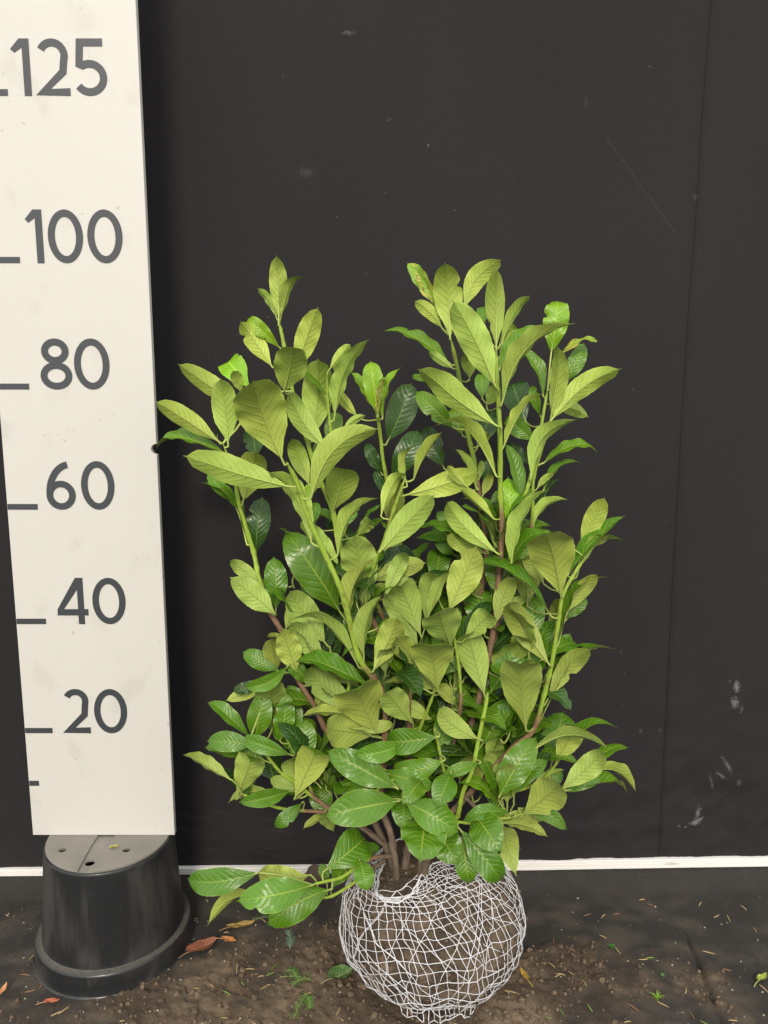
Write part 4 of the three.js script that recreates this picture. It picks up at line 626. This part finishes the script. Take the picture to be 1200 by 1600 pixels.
    g.setIndex([...I, ...I2]); g.addGroup(0, I.length, 0); g.addGroup(I.length, I2.length, 1); g.computeVertexNormals();
    // which winding faces the upper side?
    const nA = g.attributes.normal, m = Math.floor(NV / 2) * row + NU;
    if (nA.getX(m) * n.x + nA.getY(m) * n.y + nA.getZ(m) * n.z < 0) { const id = g.index.array; for (let k = 0; k < id.length; k += 3) { const t = id[k + 1]; id[k + 1] = id[k + 2]; id[k + 2] = t; } g.computeVertexNormals(); }
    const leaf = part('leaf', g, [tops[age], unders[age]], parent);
    // stalk and midrib
    const foot = mid(p0 * 0.6), gap = A.distanceTo(B), pts = [A];
    if (gap > 0.014) pts.push(A.clone().lerp(B, 0.5).lerp(B.clone().addScaledVector(d, -gap * 0.45), 0.3));
    if (gap > 0.003) pts.push(B); else pts[0] = B;
    const rp = Math.min(0.0016, 0.0007 + L * 0.008), nm = 9;
    const curve = spline(pts.length > 1 ? pts : [B.clone().addScaledVector(d, -0.003), B], 6);
    const rib = Array.from({ length: nm }, (_, k) => { const t = (k + 1) / nm * 0.86, c = mid(p0 + (1 - p0) * t); return c.addScaledVector(n, -0.0006 - 0.0003 * (1 - t)); });
    const all = [...curve, foot.clone().addScaledVector(n, -0.0006), ...rib], na = all.length;
    part('petiole', tube(all, t => t * na < 8 ? rp : Math.max(0.00028, rp * (1 - 0.9 * (t * na - 8) / (na - 8)) * 0.8), 5), petMat[age === 1 || age === 2 ? 1 : 0], leaf);
  };
  LEAVES.forEach((r, i) => makeLeaf(r, i, shrub));
  // the inner leaves that only show through the gaps, one mass
  const bag = new THREE.Group(), picks = [0, 1, 3, 4, 6, 7, 8, 10, 24, 25, 10, 19, 20, 14];
  for (let k = 0; k < 270; k++) {
    const s = STEMS[picks[k % picks.length]].points, f = rr(0.12, 0.66) * (s.length - 1), i = Math.floor(f), a = V(...s[i]).lerp(V(...s[i + 1]), f - i); if (a.y < 290) a.y = rr(300, 420); if (a.y > 780) a.y = rr(420, 760); a.z -= k % 3 ? rr(20, 65) : rr(0, 25); a.x = lerp(a.x, 70, 0.15);
    const th = rr(0, 6.283), up = rr(-0.1, 1.3), d = V(Math.cos(th) * 0.8, up, Math.sin(th) * 0.55 - 0.3).normalize(), n = V(-d.x * up, 1, -d.z * up + 0.25).normalize(), l = rr(70, 112), foot = a.clone().addScaledVector(d, 12), tip = foot.clone().addScaledVector(d, l); tip.z = Math.max(tip.z, -95);
    makeLeaf([foot.x, foot.y, foot.z, tip.x, tip.y, tip.z, a.x, a.y, a.z, n.x * 100, n.y * 100, n.z * 100, l * rr(0.36, 0.45), rnd() < 0.7 ? 1 : 2, 0], 400 + k, bag);
  }
  const by = new Map(); bag.traverse(o => { if (!o.isMesh) return; const ms = Array.isArray(o.material) ? o.material : [o.material];
    ms.forEach((m, k) => { let g = o.geometry; if (Array.isArray(o.material)) { g = g.clone(); const gr = g.groups[k]; g.setIndex(Array.from(o.geometry.index.array.slice(gr.start, gr.start + gr.count))); g.clearGroups(); } else { g = g.clone(); g.setAttribute('color', new THREE.Float32BufferAttribute(new Float32Array(g.attributes.position.count * 3).fill(1), 3)); } if (!by.has(m)) by.set(m, []); by.get(m).push(g); }); });
  const geos = [...by.values()].map(l => mergeGeometries(l)), inner = part('inner_leaves', mergeGeometries(geos, true), [...by.keys()], shrub); inner.userData.kind = 'stuff';
}

// ---------- small things on the ground ----------
const onGround = (x, z, up = 0.001) => [x, groundAt(x, z) + up, z];
{ // soil crumbs and needles: nobody could count them
  const ico = new THREE.IcosahedronGeometry(1, 1), pp = ico.attributes.position;
  for (let i = 0; i < pp.count; i++) { const v = V(pp.getX(i), pp.getY(i), pp.getZ(i)); v.multiplyScalar(1 + 0.8 * nz(v.x * 1.9 + 3, v.y * 1.9, v.z * 1.9)); pp.setXYZ(i, v.x, v.y, v.z); } ico.computeVertexNormals();
  const M = new THREE.Matrix4(), q = new THREE.Quaternion(), col = new THREE.Color();
  const crumbs = new THREE.InstancedMesh(ico, std({ color: 0xffffff, roughness: 1 }), 14000); crumbs.name = 'soil_crumbs'; crumbs.castShadow = crumbs.receiveShadow = true;
  for (let k = 0; k < 14000;) {
    const x = rr(-0.85, 0.85), z = rr(-0.16, 0.33), s = soilAmount(x, z); if (rnd() > 0.05 + s) continue;
    const r = 0.0004 + 0.0040 * Math.pow(rnd(), 14) * (0.3 + s); q.setFromEuler(new THREE.Euler(rr(0, 6), rr(0, 6), rr(0, 6)));
    M.compose(V(x, groundAt(x, z) + r * 0.3, z), q, V(r, r * rr(0.6, 1), r)); crumbs.setMatrixAt(k, M); const t = rr(0.6, 1.4); col.setRGB(0.12 * t, 0.085 * t, 0.056 * t); crumbs.setColorAt(k, col); k++;
  }
  scene.add(crumbs); tag(crumbs, 'loose brown soil crumbs scattered over the ground', 'soil', null, 'stuff');
  const bit = tube(spline([V(-0.5, 0, 0), V(-0.1, 0.03, 0.04), V(0.5, 0, 0)], 5), t => 0.055 * (1 - Math.pow(Math.abs(t - 0.5) * 2, 3) * 0.7), 5);
  const litter = new THREE.InstancedMesh(bit, std({ color: 0xffffff, roughness: 0.8 }), 480); litter.name = 'plant_litter'; litter.castShadow = litter.receiveShadow = true;
  for (let k = 0; k < 480; k++) {
    const x = rr(-0.85, 0.85), z = lerp(-0.13, 0.33, Math.pow(rnd(), 0.8)), tiny = rnd() < 0.55, l = tiny ? rr(0.002, 0.005) : rr(0.008, 0.024), th = tiny ? rr(0.5, 1) * 0.025 : 0.02;
    q.setFromEuler(new THREE.Euler(rr(-0.2, 0.2), rr(0, 6.3), rr(-0.15, 0.15))); M.compose(V(x, groundAt(x, z) + 0.001, z), q, V(l, th, th)); litter.setMatrixAt(k, M);
    const t = rnd(); tiny ? col.setRGB(lerp(0.25, 0.5, t), lerp(0.23, 0.47, t), lerp(0.16, 0.38, t)) : t < 0.08 ? col.setRGB(0.16, 0.26, 0.05) : t < 0.62 ? col.setRGB(0.36, 0.27, 0.13) : col.setRGB(0.22, 0.12, 0.06); litter.setColorAt(k, col);
  }
  scene.add(litter); tag(litter, 'straw-coloured needles and pale bits strewn over the ground', 'plant litter', null, 'stuff');
}
function sprig(label, x, z, turn, len, blades, col, branchN = 0, group) {
  const t = thing('conifer_sprig', label, 'sprig', onGround(x, z, 0.003), group); t.rotation.y = turn;
  const green = std({ color: lin(...col), roughness: 0.6 }), wood = std({ color: lin(0.30, 0.24, 0.12), roughness: 0.8 });
  const axes = [spline([V(-len / 2, 0.002, 0), V(0, 0.005, len * 0.05), V(len / 2, 0.003, 0)], 20)];
  for (let k = 0; k < branchN; k++) { const f = 0.25 + 0.5 * k / Math.max(1, branchN), s = k % 2 ? 1 : -1; axes.push(spline([V(lerp(-len / 2, len / 2, f), 0.004, 0), V(lerp(-len / 2, len / 2, f) + len * 0.16, 0.008, s * len * 0.16), V(lerp(-len / 2, len / 2, f) + len * 0.34, 0.004, s * len * 0.27)], 14)); }
  part('stalk', mergeGeometries(axes.map(a => tube(a, 0.0007, 5))), wood, t);
  const per = Math.floor(blades / axes.length);
  for (const a of axes) for (let k = 0; k < per; k++) {
    const f = 0.12 + 0.88 * k / per, i = Math.min(a.length - 2, Math.floor(f * (a.length - 1))), p = a[i], d = a[i + 1].clone().sub(a[i]).normalize(), s = k % 2 ? 1 : -1, l = rr(0.010, 0.015) * (1 - 0.35 * f);
    const o = V(-d.z * s, rr(-0.05, 0.55), d.x * s).normalize().multiplyScalar(0.75).addScaledVector(d, 0.65).normalize();
    const e = p.clone().addScaledVector(o, l); e.y = Math.max(e.y, 0.001); part('needle', tube([p, p.clone().lerp(e, 0.5).add(V(0, 0.0006, 0)), e], q => 0.00055 * (1 - 0.7 * q), 4), green, t);
  }
}
sprig('blue-green conifer sprig lying between the pot and the root ball', -0.175, 0.006, 1.75, 0.05, 44, [0.11, 0.22, 0.14]);
sprig('green branched conifer sprig lying on the soil near the front', -0.148, 0.105, 3.0, 0.062, 66, [0.10, 0.26, 0.04], 2);
sprig('green conifer sprig at the very front edge of the soil', -0.135, 0.160, -1.9, 0.06, 60, [0.12, 0.30, 0.04], 1);
sprig('dull green conifer sprig under the lowest hanging leaf', -0.225, -0.055, 3.2, 0.055, 34, [0.10, 0.18, 0.07]);

function weed(label, x, z, n, h, col) {
  const t = thing('weed_seedling', label, 'weed', onGround(x, z, -0.001), 'weed seedlings right of the root ball'), m = std({ color: lin(...col), roughness: 0.5 });
  for (let k = 0; k < n; k++) { const a = k * 2.4, r = h * rr(0.6, 1.1), e = V(Math.cos(a) * r, h * rr(0.35, 0.9), Math.sin(a) * r); part('blade', tube(spline([V(0, 0, 0), V(e.x * 0.35, e.y * 0.75, e.z * 0.35), e], 6), q => 0.0011 * (1 - 0.75 * q) , 4), m, t); }
}
weed('small dark green weed tuft right of the root ball', 0.416, 0.019, 13, 0.010, [0.06, 0.20, 0.03]);
weed('bright yellow-green weed tuft near the front right', 0.459, 0.135, 15, 0.012, [0.22, 0.42, 0.03]);
weed('tiny pale weed between the two tufts', 0.485, 0.085, 6, 0.007, [0.10, 0.22, 0.06]);

function fallen(label, x, z, turn, len, wid, col, vein, curl, roll, up = 0.003) {
  const t = thing('fallen_leaf', label, 'leaf', onGround(x, z, up)); t.rotation.set(0, turn, 0);
  const map = tex(128, 128, (u, v) => { const s = Math.abs(u * 2 - 1), m = smooth(0.09, 0.03, s), ph = (v - 0.2 * s) * 8, l = smooth(0.16, 0.04, Math.abs(ph - Math.floor(ph) - 0.5)), f = 0.8 + 0.6 * fbm(u * 4 + x * 9, v * 6, 2, 3); return [0, 1, 2].map(k => lerp(col[k] * f, vein[k], Math.max(m, l * 0.35))); }, { srgb: true, wrap: false });
  const sh = sg => grid(10, 18, (u, v) => { const s = u * 2 - 1, h = Math.pow(Math.max(0, Math.sin(Math.PI * Math.pow(v, 0.95))), 0.75) * wid / 2 + 0.0004; const a = (v - 0.5) * curl, y = 0.004 + Math.abs(s) * h * roll + (curl ? len / curl * (1 - Math.cos(a)) : 0) + 0.0025 * nz(s * 2, v * 4, x * 30) + sg * 0.00025 * (1 - s * s); return { p: [(curl ? len / curl * Math.sin(a) : len * (v - 0.5)), Math.max(0.0004 + sg * 0.00025, y), s * h], uv: [u, v] }; });
  const bot = sh(-1), id = bot.index.array; for (let k = 0; k < id.length; k += 3) { const q = id[k + 1]; id[k + 1] = id[k + 2]; id[k + 2] = q; } bot.computeVertexNormals();
  part('blade', mergeGeometries([sh(1), bot]), std({ map, roughness: 0.6 }), t);
  part('stalk', tube(spline([V(-len / 2 - 0.012, 0.002, 0.002), V(-len / 2, 0.004, 0), V(0, 0.0045 - 0.001, 0)], 8), 0.0007, 5), std({ color: lin(...vein), roughness: 0.6 }), t);
}
fallen('dry reddish-brown leaf beside the rim of the upturned pot', -0.332, 0.024, 0.55, 0.062, 0.028, [0.26, 0.085, 0.045], [0.36, 0.20, 0.10], 0.9, 0.35);
fallen('crumpled orange leaf scrap next to the reddish dry leaf', -0.286, 0.006, -0.35, 0.032, 0.014, [0.50, 0.20, 0.06], [0.55, 0.34, 0.14], 1.2, 0.4);
fallen('yellow-brown leaf lying below the lowest hanging laurel leaf', -0.272, -0.035, 0.25, 0.055, 0.016, [0.34, 0.24, 0.06], [0.40, 0.22, 0.06], 0.8, 0.3);
fallen('curled orange leaf at the left edge of the picture', -0.645, 0.130, 1.3, 0.034, 0.010, [0.50, 0.20, 0.07], [0.55, 0.34, 0.2], 2.2, 0.4);
fallen('small red leaf scrap in front of the upturned pot', -0.552, 0.148, 0.1, 0.026, 0.010, [0.42, 0.10, 0.05], [0.46, 0.22, 0.12], 0.8, 0.3);
fallen('green laurel leaf lying against the left foot of the root ball', -0.075, 0.108, 0.4, 0.048, 0.032, [0.07, 0.16, 0.035], [0.30, 0.33, 0.15], 1.1, 0.5);
fallen('small yellow leaf at the right foot of the root ball', 0.240, 0.108, 1.9, 0.028, 0.009, [0.48, 0.30, 0.04], [0.5, 0.4, 0.1], 1.0, 0.3);
fallen('green leaf tucked under the net on the right of the root ball', 0.178, 0.158, 0.9, 0.05, 0.03, [0.06, 0.20, 0.03], [0.25, 0.42, 0.08], 1.2, 0.3, 0.14);
fallen('yellow-green leaf at the right edge of the picture', 0.655, 0.092, 0.6, 0.030, 0.012, [0.30, 0.40, 0.05], [0.45, 0.5, 0.12], 1.4, 0.4);
{ // yellowish scrap on top of the pot, soil clod at the foot of the backdrop
  const t = thing('leaf_scrap', 'tiny yellow leaf scrap lying on top of the upturned pot', 'leaf', [-0.474, 0.2195, 0.040]);
  const m = std({ color: lin(0.42, 0.40, 0.08), roughness: 0.7 });
  for (let k = 0; k < 5; k++) part('fragment', grid(4, 3, (u, v) => ({ p: [(u - 0.5) * 0.009 + k * 0.0016 - 0.004, 0.001 + 0.003 * Math.abs(nz(u * 3 + k, v * 3)) + 0.0008 * k, (v - 0.5) * 0.004 + 0.002 * nz(k, u * 2)] })), m, t);
  const g = new THREE.IcosahedronGeometry(1, 5), p = g.attributes.position;
  for (let i = 0; i < p.count; i++) { const v = V(p.getX(i), p.getY(i), p.getZ(i)), k = 1 + 0.5 * fbm(v.x * 1.5, v.y * 1.5, v.z * 1.5 + 4, 4); p.setXYZ(i, v.x * 0.022 * k, Math.max(-0.014, v.y * 0.024 * k), v.z * 0.016 * k); } g.computeVertexNormals();
  const c = part(numbered('soil_clod'), g, std({ color: lin(0.085, 0.062, 0.046), roughness: 1 }), scene); c.position.set(-0.138, 0.040, -0.140); tag(c, 'dark clod of soil against the batten behind the lowest leaves', 'soil clod');
}
renderer.render(scene, camera);
